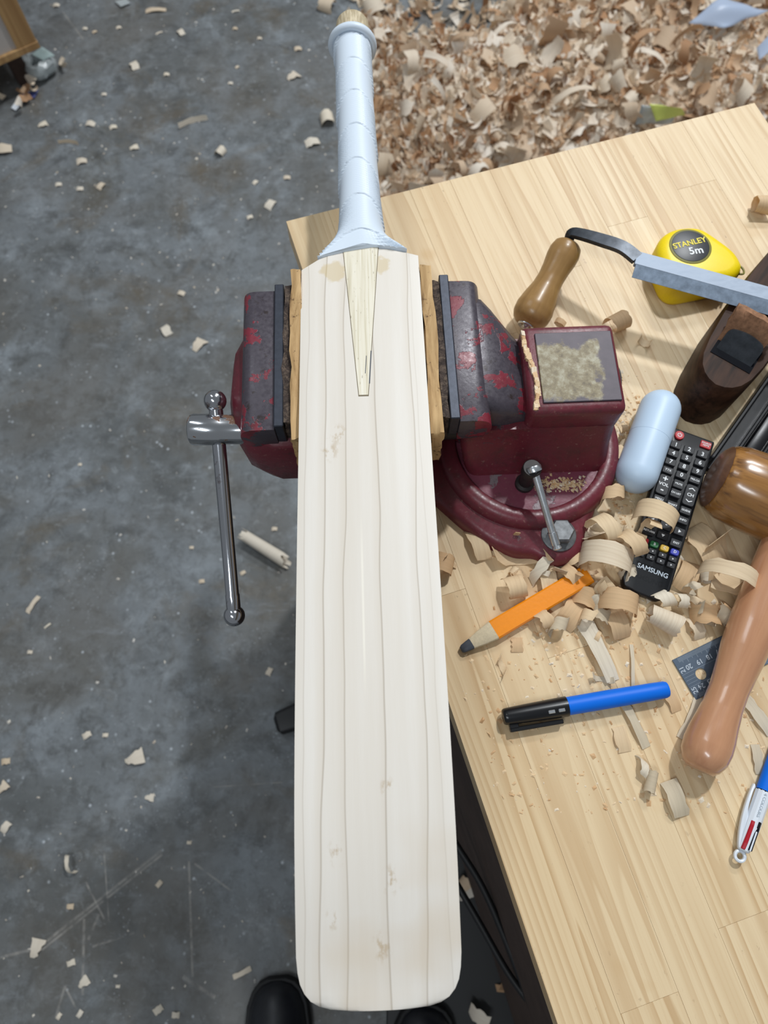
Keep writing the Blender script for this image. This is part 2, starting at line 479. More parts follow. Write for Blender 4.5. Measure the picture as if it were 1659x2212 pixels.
    M['sole'] = plain('black_sole', srgb(16, 16, 18), 0.7)
    t = NT('cabinet_timber')
    o = t.obj()
    f = t.noise(t.map(o, scale=(40, 40, 1.5)), 1.0, 3, 0.5)
    M['cabinet'] = t.fin(t.ramp(f, [(0.35, srgb(156, 118, 76)), (0.65, srgb(198, 160, 110))]), 0.5, 0, 0.4)
    M['cabinet_panel'] = plain('pale_grey_panel', srgb(196, 188, 182), 0.5)
    t = NT('milky_plastic')
    t.fin(srgb(196, 210, 232), 0.35, 0, 0.5)
    t.translucent(srgb(196, 210, 232), 0.3)
    M['sheet'] = t.m
    t = NT('clear_film')
    t.fin(srgb(206, 214, 216), 0.25, 0, 0.5)
    t.put(t.b.inputs['Transmission Weight'], 0.45)
    M['film'] = t.m
    M['packet'] = plain('pale_green_packet', srgb(170, 190, 190), 0.4, 0, 0.4, 0.12, 60)
    M['lime'] = plain('lime_yellow_film', srgb(222, 232, 120), 0.4)
    M['bluecard'] = plain('blue_card', srgb(66, 74, 128), 0.6)
    M['paper'] = plain('white_paper', srgb(226, 232, 240), 0.7)


# ------------------------------------------------------------------ meshes
def new_obj(name, me, parent=None):
    o = bpy.data.objects.new(name, me)
    COL.objects.link(o)
    if parent is not None:
        o.parent = parent
    return o


def tag(o, label=None, cat=None, group=None, kind=None):
    for k, v in (('label', label), ('category', cat), ('group', group), ('kind', kind)):
        if v is not None:
            o[k] = v
    return o


def thing(name, loc, label, cat, rotz=0.0, group=None, mat=None):
    o = bpy.data.objects.new(name, None)
    o.empty_display_size = 0.02
    COL.objects.link(o)
    o.matrix_world = mat if mat is not None else Matrix.Translation(loc) @ Matrix.Rotation(rotz, 4, 'Z')
    WM[o.name] = (mat.copy() if mat is not None else Matrix.Translation(loc) @ Matrix.Rotation(rotz, 4, 'Z'))
    return tag(o, label, cat, group)


WM = {}


def root_matrix(o):
    while o.parent is not None:
        o = o.parent
    return WM.get(o.name, Matrix.Identity(4))


def wmat(o):
    if o is None:
        return Matrix.Identity(4)
    if o.parent is None:
        return WM.get(o.name, o.matrix_basis).copy()
    return wmat(o.parent) @ o.matrix_basis


class B:
    """collects shapes in one bmesh"""

    def __init__(self):
        self.bm = bmesh.new()

    def loft(self, secs, cap=True, closed=True):
        bm = self.bm
        rows = [[bm.verts.new(p) for p in s] for s in secs]
        n = len(rows[0])
        for a, b in zip(rows, rows[1:]):
            for i in range(n if closed else n - 1):
                j = (i + 1) % n
                try:
                    bm.faces.new((a[i], a[j], b[j], b[i]))
                except ValueError:
                    pass
        if cap and closed:
            bm.faces.new(rows[0][::-1])
            bm.faces.new(rows[-1])
        return self

    def box(self, lo, hi):
        x0, y0, z0 = lo
        x1, y1, z1 = hi
        self.loft([[(x0, y0, z0), (x1, y0, z0), (x1, y1, z0), (x0, y1, z0)], [(x0, y0, z1), (x1, y0, z1), (x1, y1, z1), (x0, y1, z1)]])
        return self

    def prism(self, pts, z0, z1):
        self.loft([[(x, y, z0) for x, y in pts], [(x, y, z1) for x, y in pts]])
        return self

    def prism_y(self, pts, y0, y1):
        self.loft([[(x, y0, z) for x, z in pts], [(x, y1, z) for x, z in pts]])
        return self

    def lathe(self, prof, n=24, axis='x', c=(0, 0, 0)):
        secs = []
        for t, r in prof:
            s = []
            for i in range(n):
                a = 2 * math.pi * i / n
                u, v = r * math.cos(a), r * math.sin(a)
                p = {'x': (t, u, v), 'y': (u, t, v), 'z': (u, v, t)}[axis]
                s.append((p[0] + c[0], p[1] + c[1], p[2] + c[2]))
            secs.append(s)
        return self.loft(secs)

    def tube(self, path, rad, n=12):
        path = [Vector(p) for p in path]
        secs = []
        up = Vector((0.13, 0.21, 1)).normalized()
        for i, p in enumerate(path):
            d = (path[min(i + 1, len(path) - 1)] - path[max(i - 1, 0)]).normalized()
            s = d.cross(up)
            if s.length < 1e-4:
                s = d.cross(Vector((1, 0, 0)))
            s.normalize()
            u = s.cross(d)
            r = rad[i] if isinstance(rad, (list, tuple)) else rad
            secs.append([p + s * r * math.cos(2 * math.pi * k / n) + u * r * math.sin(2 * math.pi * k / n) for k in range(n)])
        return self.loft(secs)

    def sphere(self, c, r, n=20):
        bmesh.ops.create_uvsphere(self.bm, u_segments=n, v_segments=n // 2, radius=r, matrix=Matrix.Translation(c))
        return self

    def bevel(self, w, seg=2, angle=30):
        self.bm.normal_update()
        es = [e for e in self.bm.edges if len(e.link_faces) == 2 and e.calc_face_angle(0) > R(angle)]
        bmesh.ops.bevel(self.bm, geom=es, offset=w, offset_type='OFFSET', segments=seg, profile=0.5, affect='EDGES', clamp_overlap=True)
        return self

    def subdiv(self, cuts):
        bmesh.ops.subdivide_edges(self.bm, edges=self.bm.edges[:], cuts=cuts, use_grid_fill=True)
        return self

    def jitter(self, amp, scale, seed=0.0):
        for v in self.bm.verts:
            q = v.co * scale + Vector((seed, seed, seed))
            v.co += Vector((mnoise.noise(q), mnoise.noise(q + Vector((9, 2, 5))), mnoise.noise(q + Vector((3, 8, 1))))) * amp
        return self

    def xf(self, m):
        self.bm.transform(m)
        return self

    def obj(self, name, mat, parent=None, smooth=True, ang=40, world=False, frame=None):
        bm = self.bm
        if world and parent is not None:
            bm.transform(root_matrix(parent).inverted())
        bmesh.ops.recalc_face_normals(bm, faces=bm.faces[:])
        me = bpy.data.meshes.new(name)
        bm.to_mesh(me)
        bm.free()
        if smooth:
            me.shade_smooth()
            me.set_sharp_from_angle(angle=R(ang))
        me.materials.append(M[mat] if isinstance(mat, str) else mat)
        o = new_obj(name, me, parent)
        if frame is not None:
            o.matrix_basis = wmat(parent).inverted() @ frame
        return o


def rounded(pts, r, seg=4):
    """round the corners of a 2-D polygon"""
    out = []
    n = len(pts)
    for i in range(n):
        p0, p1, p2 = Vector(pts[i - 1]), Vector(pts[i]), Vector(pts[(i + 1) % n])
        rr = r[i] if isinstance(r, (list, tuple)) else r
        a = p1 + (p0 - p1).normalized() * min(rr, (p0 - p1).length * 0.49)
        b = p1 + (p2 - p1).normalized() * min(rr, (p2 - p1).length * 0.49)
        for k in range(seg + 1):
            t = k / seg
            out.append(tuple(a * (1 - t) ** 2 + p1 * 2 * t * (1 - t) + b * t * t))
    return out


def smooth_closed(pts, k=6):
    """Catmull-Rom through a closed 2-D outline"""
    out = []
    n = len(pts)
    for i in range(n):
        p = [Vector(pts[(i + j - 1) % n]) for j in range(4)]
        for s in range(k):
            t = s / k
            out.append(tuple(0.5 * ((2 * p[1]) + (-p[0] + p[2]) * t + (2 * p[0] - 5 * p[1] + 4 * p[2] - p[3]) * t * t + (-p[0] + 3 * p[1] - 3 * p[2] + p[3]) * t ** 3)))
    return out


def spline(pts, k=8):
    out = []
    pts = [Vector(p) for p in pts]
    for i in range(len(pts) - 1):
        p = [pts[max(i - 1, 0)], pts[i], pts[i + 1], pts[min(i + 2, len(pts) - 1)]]
        for s in range(k):
            t = s / k
            out.append(0.5 * ((2 * p[1]) + (-p[0] + p[2]) * t + (2 * p[0] - 5 * p[1] + 4 * p[2] - p[3]) * t * t + (-p[0] + 3 * p[1] - 3 * p[2] + p[3]) * t ** 3))
    out.append(pts[-1])
    return out


def lerp_tab(tab, x):
    if x <= tab[0][0]:
        return tab[0][1]
    for (a, b), (c, d) in zip(tab, tab[1:]):
        if x <= c:
            return b + (d - b) * (x - a) / (c - a)
    return tab[-1][1]


# lettering: meshes from the built-in font, made while the scene is still empty
TXT = {}


def make_letters(words):
    obs = []
    for w in words:
        cu = bpy.data.curves.new('lettering', 'FONT')
        cu.body = w
        cu.align_x = 'CENTER'
        cu.align_y = 'CENTER'
        cu.size = 1.0
        cu.extrude = 0.01
        cu.offset = 0.018
        cu.resolution_u = 3
        o = bpy.data.objects.new('lettering', cu)
        COL.objects.link(o)
        obs.append((w, o))
    dg = bpy.context.evaluated_depsgraph_get()
    for w, o in obs:
        TXT[w] = bpy.data.meshes.new_from_object(o.evaluated_get(dg))
    for w, o in obs:
        cu = o.data
        bpy.data.objects.remove(o)
        bpy.data.curves.remove(cu)


def letter(word, mat, parent, loc, size, rot=0.0, sx=1.0, name='lettering', bold=False):
    me = TXT[word].copy()
    me.name = name
    me.materials.clear()
    me.materials.append(M[mat])
    o = new_obj(name, me, parent)
    o.location = loc
    o.rotation_euler = (0, 0, rot)
    o.scale = (size * sx, size, 0.02)
    return o


build_materials()
make_letters(['STANLEY', '5m', 'SAMSUNG', 'VOL', 'CH', '0', '1', '2', '3', '4', '5', '6', '7', '8', '9', '+', '-', 'TTX', 'PRE-CH', 'MUTE', 'SOURCE', 'HDMI', 'MENU', 'SMART', 'GUIDE',
              'TOOLS', 'INFO', 'RETURN', 'EXIT', 'A', 'B', 'C', 'D', '17', '18', '19', '20', '21', '22', '23', '24', '25', 'CH LIST', '4 COLOURS', '16', '15', '14', 'ARTLINE'])

# ------------------------------------------------------------------ setting
TABLE = 0.84
b = B()
b.loft([[(-4, -3, -0.1), (5, -3, -0.1), (5, 6, -0.1), (-4, 6, -0.1)], [(-4, -3, 0), (5, -3, 0), (5, 6, 0), (-4, 6, 0)]])
fl = b.obj('floor', 'floor', smooth=False)
tag(fl, 'dark grey worn concrete workshop floor with pale scuffs', None, None, 'structure')
if 'category' in fl:
    del fl['category']

# ------------------------------------------------------------------ workbench
C0 = P(618, 478, TABLE)
E0 = P(1630, 222, TABLE)
ANG = math.atan2(E0.y - C0.y, E0.x - C0.x)
BW = (E0 - C0).length
BL = 1.25
bench = thing('workbench', (C0.x, C0.y, 0), 'pine workbench with a laminated stave top carrying the vise', 'workbench', ANG)
# local frame: x across the bench, -y along its length
NCOL = 12
sw = BW / NCOL
joints = {0: [0.47, 0.99], 1: [0.28, 0.83], 2: [0.555, 1.0], 3: [0.22, 0.80], 4: [0.42, 0.93], 5: [0.16, 0.70], 6: [0.36, 0.90], 7: [0.12, 0.6, 1.1], 8: [0.30, 0.78], 9: [0.095, 0.52, 0.98], 10: [0.26, 0.74], 11: [0.14, 0.62, 1.05]}
TH = 0.032
for c in range(NCOL):
    cuts = [0.0] + joints[c] + [BL]
    for a, d in zip(cuts, cuts[1:]):
        w2, l2 = sw / 2 - 0.00008, (d - a) / 2 - 0.00008
        bb = B().box((-w2, -l2, -TH), (w2, l2, 0)).bevel(0.00012, 1)
        o = bb.obj('stave', 'pine', bench, smooth=False)
        o.location = (c * sw + sw / 2, -(a + d) / 2, TABLE)
for nm, lo, hi in (('side_panel', (0.012, -BL + 0.06, 0.10), (0.030, -0.10, TABLE - TH)), ('side_apron', (BW - 0.055, -BL + 0.06, TABLE - TH - 0.13), (BW - 0.03, -0.06, TABLE - TH)),
                   ('end_apron', (0.055, -0.085, TABLE - TH - 0.13), (BW - 0.055, -0.06, TABLE - TH)), ('end_apron', (0.055, -BL + 0.06, TABLE - TH - 0.13), (BW - 0.055, -BL + 0.085, TABLE - TH))):
    B().box(lo, hi).bevel(0.002, 1).obj(nm, 'bench_dark', bench, smooth=False)
for lx in (0.056, BW - 0.056 - 0.07):
    for ly in (-0.09 - 0.07, -BL + 0.09):
        B().box((lx, ly, 0), (lx + 0.07, ly + 0.07, TABLE - TH)).bevel(0.003, 1).obj('leg', 'bench_dark', bench, smooth=False)
for lx in (0.08, BW - 0.105):
    B().box((lx, -BL + 0.16, 0.14), (lx + 0.025, -0.16, 0.20)).bevel(0.002, 1).obj('stretcher', 'bench_dark', bench, smooth=False)

# ------------------------------------------------------------------ cricket bat
BX, BY = -0.0111, 0.112
YAW = math.atan(0.0336)
bat = thing('cricket_bat', (BX, BY, TABLE), 'unfinished pale willow cricket bat with white grip clamped face up', 'cricket bat', YAW)
# face height above the bench top by distance along the bat
FACE = [(-0.150, -0.5405), (-0.114, -0.5290), (-0.06, -0.5175), (-0.015, -0.5135), (0.05, -0.5135), (0.112, -0.5160), (0.19, -0.5205), (0.269, -0.5260), (0.345, -0.5310), (0.421, -0.5365), (0.47, -0.5405), (0.52, -0.544)]


def smooth_tab(tab, x, w=0.03):
    return sum(lerp_tab(tab, x + w * k) for k in (-1, -0.5, 0, 0.5, 1)) / 5


def face_z(y):
    return CAM_Z + smooth_tab(FACE, y) - TABLE


stations = [-0.1500, -0.1490, -0.1470, -0.1440, -0.1395, -0.1340, -0.127, -0.118] + [-0.105 + 0.02 * i for i in range(27)] + [0.425, 0.4284, 0.432, 0.437, 0.442, 0.4455, 0.449, 0.453, 0.458, 0.470, 0.490]
HWT = [(-0.1502, 0.018), (-0.1495, 0.030), (-0.1475, 0.0385), (-0.1445, 0.0445), (-0.1395, 0.0490), (-0.134, 0.0517), (-0.127, 0.0532), (-0.118, 0.0540), (0.429, 0.0540)]


def bat_half(y, side):
    # side -1 left, +1 right; the two shoulders are cut a little differently
    if y <= 0.425:
        return lerp_tab(HWT, y)
    sh = 0.4284 if side < 0 else 0.4420
    if y <= sh:
        return 0.0538
    return max(0.011, 0.0538 - (y - sh) * (1.30 if side < 0 else 2.9))


secs = []
for y in stations:
    zf = face_z(y) - max(0.0, y - 0.449) * 0.35
    hl, hr = bat_half(y, -1), bat_half(y, 1)
    e = lerp_tab([(-0.15, 0.018), (-0.05, 0.030), (0.15, 0.036), (0.40, 0.026), (0.5, 0.020)], y)
    sp = lerp_tab([(-0.15, 0.020), (-0.05, 0.048), (0.10, 0.060), (0.35, 0.042), (0.5, 0.024)], y)
    ly = y - BY
    L = []
    nf = 12
    for k in range(nf + 1):
        u = -1 + 2 * k / nf
        x = u * (hl if u < 0 else hr)
        edge = max(0.0, abs(u) - 0.965) / 0.035
        L.append((x, ly, zf - 0.0016 * u * u - 0.0010 * edge))
    L.append((hr + 0.0002, ly, zf - 0.0045))
    L.append((hr - 0.001, ly, zf - e))
    L.append((hr * 0.5, ly, zf - (e + sp) / 2 - 0.002))
    L.append((0, ly, zf - sp))
    L.append((-hl * 0.5, ly, zf - (e + sp) / 2 - 0.002))
    L.append((-hl + 0.001, ly, zf - e))
    L.append((-hl - 0.0002, ly, zf - 0.0045))
    secs.append(L)
B().loft(secs).obj('blade', 'willow', bat, ang=50)

# splice of the cane handle let into the blade


def wedge(y0, y1, w0, w1, cx0, cx1, proud, ny=18):
    top, bot = [], []
    bm = B()
    s = []
    for i in range(ny + 1):
        y = y0 + (y1 - y0) * i / ny
        hw = w0 + (w1 - w0) * i / ny
        cx = cx0 + (cx1 - cx0) * i / ny
        L = []
        for u in (-1, -0.5, 0, 0.5, 1):
            x = cx + u * hw
            L.append((x, y - BY, face_z(y) - 0.0016 * (x / 0.054) ** 2 + proud))
        L.append((cx + hw, y - BY, face_z(y) - 0.006))
        L.append((cx - hw, y - BY, face_z(y) - 0.006))
        s.append(L)
    return bm.loft(s)


wedge(0.2895, 0.4565, 0.0043, 0.0172, 0.0, 0.0008, 0.00012).obj('glue_line', 'joint', bat)
wedge(0.2908, 0.4565, 0.0038, 0.0166, 0.0, 0.0008, 0.00025).obj('splice', 'cane', bat)
mk = B()
for (y0, y1, xo) in ((0.302, 0.335, 0.0052), (0.312, 0.330, 0.0020)):
    secs = []
    for i in range(6):
        y = y0 + (y1 - y0) * i / 5
        x = xo + (y - y0) * 0.07
        hw = 0.0005 if xo > 0.003 else 0.0003
        secs.append([(x - hw, y - BY, face_z(y) + 0.0001), (x + hw, y - BY, face_z(y) + 0.0001), (x + hw, y - BY, face_z(y) + 0.0003), (x - hw, y - BY, face_z(y) + 0.0003)])
    mk.loft(secs)
mk.obj('open_joint', 'graphite', bat)

# grip: ribbed rubber sleeve, flared over the shoulders
inv = (Matrix.Translation((BX, BY, TABLE)) @ Matrix.Rotation(YAW, 4, 'Z')).inverted()


def handle_axis(y):
    x = -0.0200 + (-0.0347 + 0.0200) * (y - 0.445) / (0.742 - 0.445)
    z = CAM_Z - 0.5567 - 0.0045 * (y - 0.445) / 0.3
    return Vector((x, y, z))


secs = []
NS, NR = 560, 56
for i in range(NS + 1):
    y = 0.4405 + (0.738 - 0.4405) * i / NS
    a = handle_axis(y)
    L = []
    for k in range(NR):
        th = 2 * math.pi * k / NR
        cx, sz = math.cos(th), math.sin(th)
        rx = lerp_tab([(0.4405, 0.0400), (0.447, 0.0345), (0.455, 0.0292), (0.465, 0.0252), (0.478, 0.0223), (0.495, 0.0206), (0.53, 0.0196), (0.60, 0.0190), (0.68, 0.0190), (0.742, 0.0200)], y)
        rz = lerp_tab([(0.4405, 0.0200), (0.455, 0.0205), (0.478, 0.0205), (0.53, 0.0195), (0.60, 0.0190), (0.742, 0.0200)], y)
        # overlapping scales: ribs on one flank of each band, smooth on the other
        q = (y - 0.44) / 0.0455 - 0.62 * sz * (1 if sz > 0 else 0.4)
        kk = math.floor(q)
        f = q - kk
        flank = -cx if kk % 2 == 0 else cx
        rib = max(0.0, min(1.0, flank * 1.4 + 0.25)) * math.sin(2 * math.pi * (y + 0.010 * cx * (1 if kk % 2 else -1)) / 0.0029)
        dr = 0.00085 * rib + 0.0010 * (1 - f)
        # ridge along the front of the flare
        rg = max(0.0, 1 - abs(th - math.pi / 2) / 0.45) * max(0, (0.50 - y) / 0.06) * 0.0010
        # the mouth of the flare is cut to a shallow point
        yy = y
        if y < 0.475:
            w = (0.475 - y) / 0.035
            yy = y + w * ((0.0125 if sz > -0.05 else 0) * (1 - abs(cx)) + (0.0085 * cx if cx > 0 else 0.0))
        zz = (rz + dr + rg) * sz
        if y < 0.490 and sz > -0.01:
            w = min(1.0, (0.490 - y) / 0.045)
            w = w * w * (3 - 2 * w)
            zz = zz * (1 - w) + w * ((rz + dr) * (0.90 + 0.10 * sz) + rg)
        L.append(inv @ Vector((a.x + (rx + dr) * cx, yy, a.z + zz)))
    secs.append(L)
B().loft(secs).obj('grip', 'grip', bat, ang=75)
ring = B()
ra = handle_axis(0.738)
ring_secs = []
for i in range(49):
    a = 2 * math.pi * i / 48
    c = Vector((ra.x + 0.0225 * math.cos(a), ra.y, ra.z + 0.0225 * math.sin(a)))
    ring_secs.append([c + Vector((0.0042 * math.cos(q) * math.cos(a), 0.0048 * math.sin(q), 0.0042 * math.cos(q) * math.sin(a))) for q in [2 * math.pi * k / 12 for k in range(12)]])
ring.loft(ring_secs, cap=False).xf(inv).obj('grip_ring', 'grip', bat)
B().lathe([(0.730, 0.0182), (0.764, 0.0184), (0.7695, 0.0178), (0.7725, 0.0162), (0.774, 0.0134), (0.7745, 0.006)], 40, 'y', (ra.x - 0.0004, 0, ra.z)).xf(inv).obj('handle_end', 'cane_end', bat)

# ------------------------------------------------------------------ vise
VX, VY = 0.143, 0.300
vise = thing('bench_vise', (VX, VY, TABLE), 'maroon bench vise with worn paint and chrome handle bolted to the bench', 'vise')
RV = Matrix.Translation((-0.01, 0.345, 0)) @ Matrix.Rotation(R(2.5), 4, 'Z') @ Matrix.Translation((0.01, -0.345, 0))


def vpart(bb, name, mat, parent=None, **k):
    return bb.xf(RV).obj(name, mat, parent or vise, world=True, **k)


JN, JF = 0.271, 0.412
JT = 0.9545
# movable jaw
pr = rounded([(-0.0965, JT), (-0.1240, JT), (-0.1290, 0.938), (-0.1230, 0.922), (-0.0965, 0.919)], [0.001, 0.010, 0.010, 0.008, 0.001], 5)
mj = vpart(B().prism_y(pr, JN, JF).bevel(0.0012, 2, 60), 'movable_jaw', 'paint_worn')
secs = []
for (y, xo, zl, zt) in [(0.2675, -0.120, 0.852, 0.925), (0.273, -0.130, 0.848, 0.928), (0.295, -0.1425, 0.846, 0.936), (0.325, -0.1455, 0.846, 0.940), (0.365, -0.1435, 0.848, 0.938), (0.392, -0.134, 0.852, 0.932), (0.402, -0.122, 0.856, 0.925)]:
    zm = (zl + zt) / 2
    secs.append([(-0.080, y, zt), (xo + 0.018, y, zt), (xo + 0.006, y, zt - 0.012), (xo, y, zm + 0.012), (xo + 0.001, y, zm - 0.010), (xo + 0.012, y, zl + 0.010), (xo + 0.018, y, zl), (-0.080, y, zl)])
vpart(B().loft(secs).bevel(0.002, 2, 35), 'jaw_housing', 'paint')
vpart(B().box((-0.0968, JN + 0.001, 0.928), (-0.0885, JF + 0.004, JT + 0.0045)).bevel(0.0008, 1), 'jaw_plate', 'plate', smooth=False)
# fixed jaw
pr = rounded([(0.0620, JT), (0.0860, JT - 0.001), (0.0925, 0.940), (0.0880, 0.922), (0.0620, 0.919)], [0.001, 0.008, 0.010, 0.008, 0.001], 5)
vpart(B().prism_y(pr, JN + 0.001, JF + 0.004).bevel(0.0012, 2, 60), 'fixed_jaw', 'paint_worn')
secs = []
for (x, y0, y1, zt, zb) in [(0.066, 0.298, 0.400, 0.950, 0.860), (0.082, 0.290, 0.406, 0.9510, 0.860), (0.092, 0.286, 0.404, 0.9495, 0.860), (0.101, 0.285, 0.394, 0.9465, 0.860), (0.110, 0.286, 0.383, 0.942, 0.860), (0.119, 0.288, 0.374, 0.936, 0.860), (0.128, 0.289, 0.368, 0.929, 0.860), (0.140, 0.289, 0.366, 0.922, 0.860)]:
    rr = 0.012
    secs.append([(x, y0, zb), (x, y1, zb), (x, y1, zt - rr), (x, y1 - rr * 0.3, zt - rr * 0.3), (x, y1 - rr, zt), (x, (y0 + y1) / 2, zt), (x, y0 + rr, zt), (x, y0 + rr * 0.3, zt - rr * 0.3), (x, y0, zt - rr)])
vpart(B().loft(secs), 'jaw_neck', 'paint_worn', ang=60)
vpart(B().box((0.0535, JN + 0.002, 0.928), (0.0620, JF + 0.008, JT + 0.0045)).bevel(0.0008, 1), 'jaw_plate', 'plate', smooth=False)
# body, anvil
secs = []
for (z, x0, x1, y0, y1) in [(0.858, 0.078, 0.214, 0.258, 0.386), (0.866, 0.074, 0.214, 0.262, 0.384), (0.885, 0.070, 0.213, 0.273, 0.380), (0.905, 0.068, 0.212, 0.279, 0.377), (0.916, 0.068, 0.212, 0.281, 0.376)]:
    secs.append([(x, y, z) for x, y in rounded([(x0, y0), (x1, y0), (x1, y1), (x0, y1)], 0.012, 4)])
vpart(B().loft(secs), 'body', 'paint', ang=50)
vpart(B().box((0.1255, 0.2815, 0.905), (0.2115, 0.3720, 0.9445)).bevel(0.007, 4), 'anvil', 'paint')
vpart(B().box((-0.034, -0.0355, -0.0015), (0.0355, 0.0355, 0.0012)).bevel(0.0006, 1).xf(Matrix.Translation((0.1715, 0.3265, 0.9450))), 'anvil_plate', 'anvil', smooth=False)
# re-centre the plate's own coordinates so that its residue sits on it
pl = [o for o in vise.children if o.name.startswith('anvil_plate')][0]
off = Vector((0.1715 - VX - 0.026, 0.3265 - VY - 0.028 - 0.003, 0.945 - TABLE))
pl.data.transform(Matrix.Translation(-off))
pl.location = off
chips = B()
for i in range(44):
    u = i / 43
    c = Vector((0.1305 + 0.0035 * math.sin(u * 5), 0.287 + 0.075 * u, 0.9455))
    s = 0.0014 + 0.0012 * random.random()
    chips.box(c - Vector((s * 0.9, s * 1.3, 0.002)), c + Vector((s * 0.9, s * 1.3, 0.0008 + 0.0008 * random.random())))
vpart(chips.jitter(0.0014, 500), 'packed_sawdust', 'dust', smooth=False)['kind'] = 'stuff'
vpart(B().lathe([(0.206, 0.019), (0.2175, 0.019), (0.2195, 0.017)], 28, 'x', (0, 0.330, 0.905)), 'rear_cap', 'grey_steel')
# slide and screw under the bat
vpart(B().box((-0.10, 0.306, 0.866), (0.12, 0.372, 0.912)).bevel(0.003, 2), 'slide_bar', 'dark_steel')
vpart(B().lathe([(-0.10, 0.011), (0.10, 0.011)], 20, 'x', (0, 0.293, 0.900)), 'screw', 'dark_steel')
# screw head and tommy bar
kb = Vector((-0.1572, 0.2893, CAM_Z - 0.59))
knob = B().lathe([(-0.1785, 0.0118), (-0.1772, 0.0138), (-0.1745, 0.0146), (-0.150, 0.0146), (-0.1480, 0.0136), (-0.125, 0.0136)], 40, 'x', (0, kb.y, kb.z)).obj('screw_head', 'chrome_rust', vise, world=True)
ub = Vector((-0.1540, 0.3117, CAM_Z - 0.5767))
lb = Vector((-0.1450, 0.1349, CAM_Z - 0.6815))
dv = (lb - ub).normalized()
tb = B().tube([ub + dv * 0.006, ub + dv * 0.05, ub + dv * 0.12, lb - dv * 0.022, lb - dv * 0.021, lb - dv * 0.006], [0.0064, 0.0064, 0.0064, 0.0064, 0.0069, 0.0069], 24).obj('handle_bar', 'chrome', vise, world=True)
B().sphere(ub, 0.0103, 28).obj('handle_ball', 'chrome', tb, world=True, ang=180)
B().sphere(lb, 0.0104, 28).obj('handle_ball', 'chrome', tb, world=True, ang=180)
# swivel base
outl = [(0.028, 0.262), (0.052, 0.2385), (0.0765, 0.2150), (0.100, 0.1965), (0.122, 0.187), (0.140, 0.1845), (0.150, 0.1795), (0.165, 0.1770), (0.181, 0.1815), (0.1915, 0.193), (0.1965, 0.210), (0.206, 0.232),
        (0.219, 0.265), (0.2245, 0.305), (0.216, 0.350), (0.190, 0.385), (0.145, 0.398), (0.100, 0.390), (0.060, 0.365), (0.034, 0.325), (0.020, 0.290)]
b = B()
ol = smooth_closed(outl, 4)
cxy = Vector((0.125, 0.285))


def shrink(pts, d):
    return [tuple(Vector(p) + (cxy - Vector(p)).normalized() * d) for p in pts]


b.loft([[(x, y, TABLE) for x, y in ol], [(x, y, TABLE + 0.009) for x, y in shrink(ol, 0.001)], [(x, y, TABLE + 0.014) for x, y in shrink(ol, 0.004)], [(x, y, TABLE + 0.0165) for x, y in shrink(ol, 0.009)]])
base = b.obj('base', 'paint', vise, world=True, ang=60)
prof = [(0.0735, 0.852), (0.0725, 0.8645), (0.0745, 0.8670), (0.0830, 0.8665), (0.0875, 0.8635), (0.0905, 0.8565), (0.0915, 0.850)]
b = B()
secs = []
for i in range(73):
    a = 2 * math.pi * i / 72
    secs.append([(0.143 + r * math.cos(a), 0.300 + r * math.sin(a), z) for r, z in prof])
b.loft(secs, cap=False).obj('swivel_ring', 'paint', base, world=True, ang=60)
B().lathe([(0.852, 0.0735), (0.8605, 0.0735), (0.8610, 0.06)], 48, 'z', (0.143, 0.300, 0)).obj('swivel_disc', 'paint_lit', base, world=True)
bc = (0.1657, 0.2045)
bolt = B().lathe([(0.855, 0.0165), (0.8585, 0.0165), (0.8592, 0.0155)], 32, 'z', (bc[0], bc[1], 0)).obj('washer', 'grey_steel', vise, world=True)
B().lathe([(0.858, 0.0122), (0.8675, 0.0122), (0.8695, 0.0105)], 6, 'z', (bc[0] + 0.001, bc[1] + 0.001, 0)).obj('bolt_head', 'grey_steel', bolt, world=True, smooth=False)
# lock bolt with its small bar
h0, h1 = P(1153, 1019, 0.897), P(1204, 1186, 0.866)
sx = Vector((h0.x - 0.002, h0.y + 0.002, 0))
B().lathe([(0.858, 0.0092), (0.866, 0.0092), (0.868, 0.0066), (0.888, 0.0066), (0.8905, 0.0088), (0.9005, 0.0088), (0.9015, 0.008)], 24, 'z', sx).obj('lock_bolt', 'dark_steel', vise, world=True)
d = (h1 - h0).normalized()
s0 = h0 - d * 0.004 + Vector((0, 0, 0.002))
B().tube([s0 - d * 0.001, s0, s0 + d * 0.0045, s0 + d * 0.0055, h1 - d * 0.017, h1 - d * 0.0165, h1 - d * 0.0045, h1 - d * 0.004, h1 - d * 0.0008, h1], [0.0066, 0.0074, 0.0074, 0.0036, 0.0036, 0.0042, 0.0042, 0.0034, 0.0046, 0.004], 20).obj('lock_bar', 'zinc', vise, world=True)

# packing strips between jaws and bat (lifted out with two fingers: things of their own)
for (x0, x1, c0, c1, lab, sd) in ((-0.0817, -0.0726, -0.0884, -0.0815, 'chewed light brown packing strip left of the bat in the vise', 1.0), (0.0366, 0.0464, 0.0462, 0.0534, 'chewed brown packing strip right of the bat in the vise', 5.0)):
    pk = thing('packing_strip', ((x0 + x1) / 2, 0.345, 0.905), lab, 'wood strip', group='vise packing strips')
    pk_top = 0.9635 if x0 < 0 else 0.9625
    y0, y1 = 0.258, 0.428
    bb = B().box((x0, y0, 0.905), (x1, y1, pk_top)).subdiv(9).jitter(0.0026, 120, sd).xf(RV)
    bb.obj('strip', 'packing', pk, world=True, ang=60)
    bb = B().box((c0, JN + 0.004, 0.915), (c1, JF + 0.002, JT + 0.0035)).subdiv(7).jitter(0.0030, 160, sd).xf(RV)
    bb.obj('backing', 'crust', pk, world=True, ang=60)

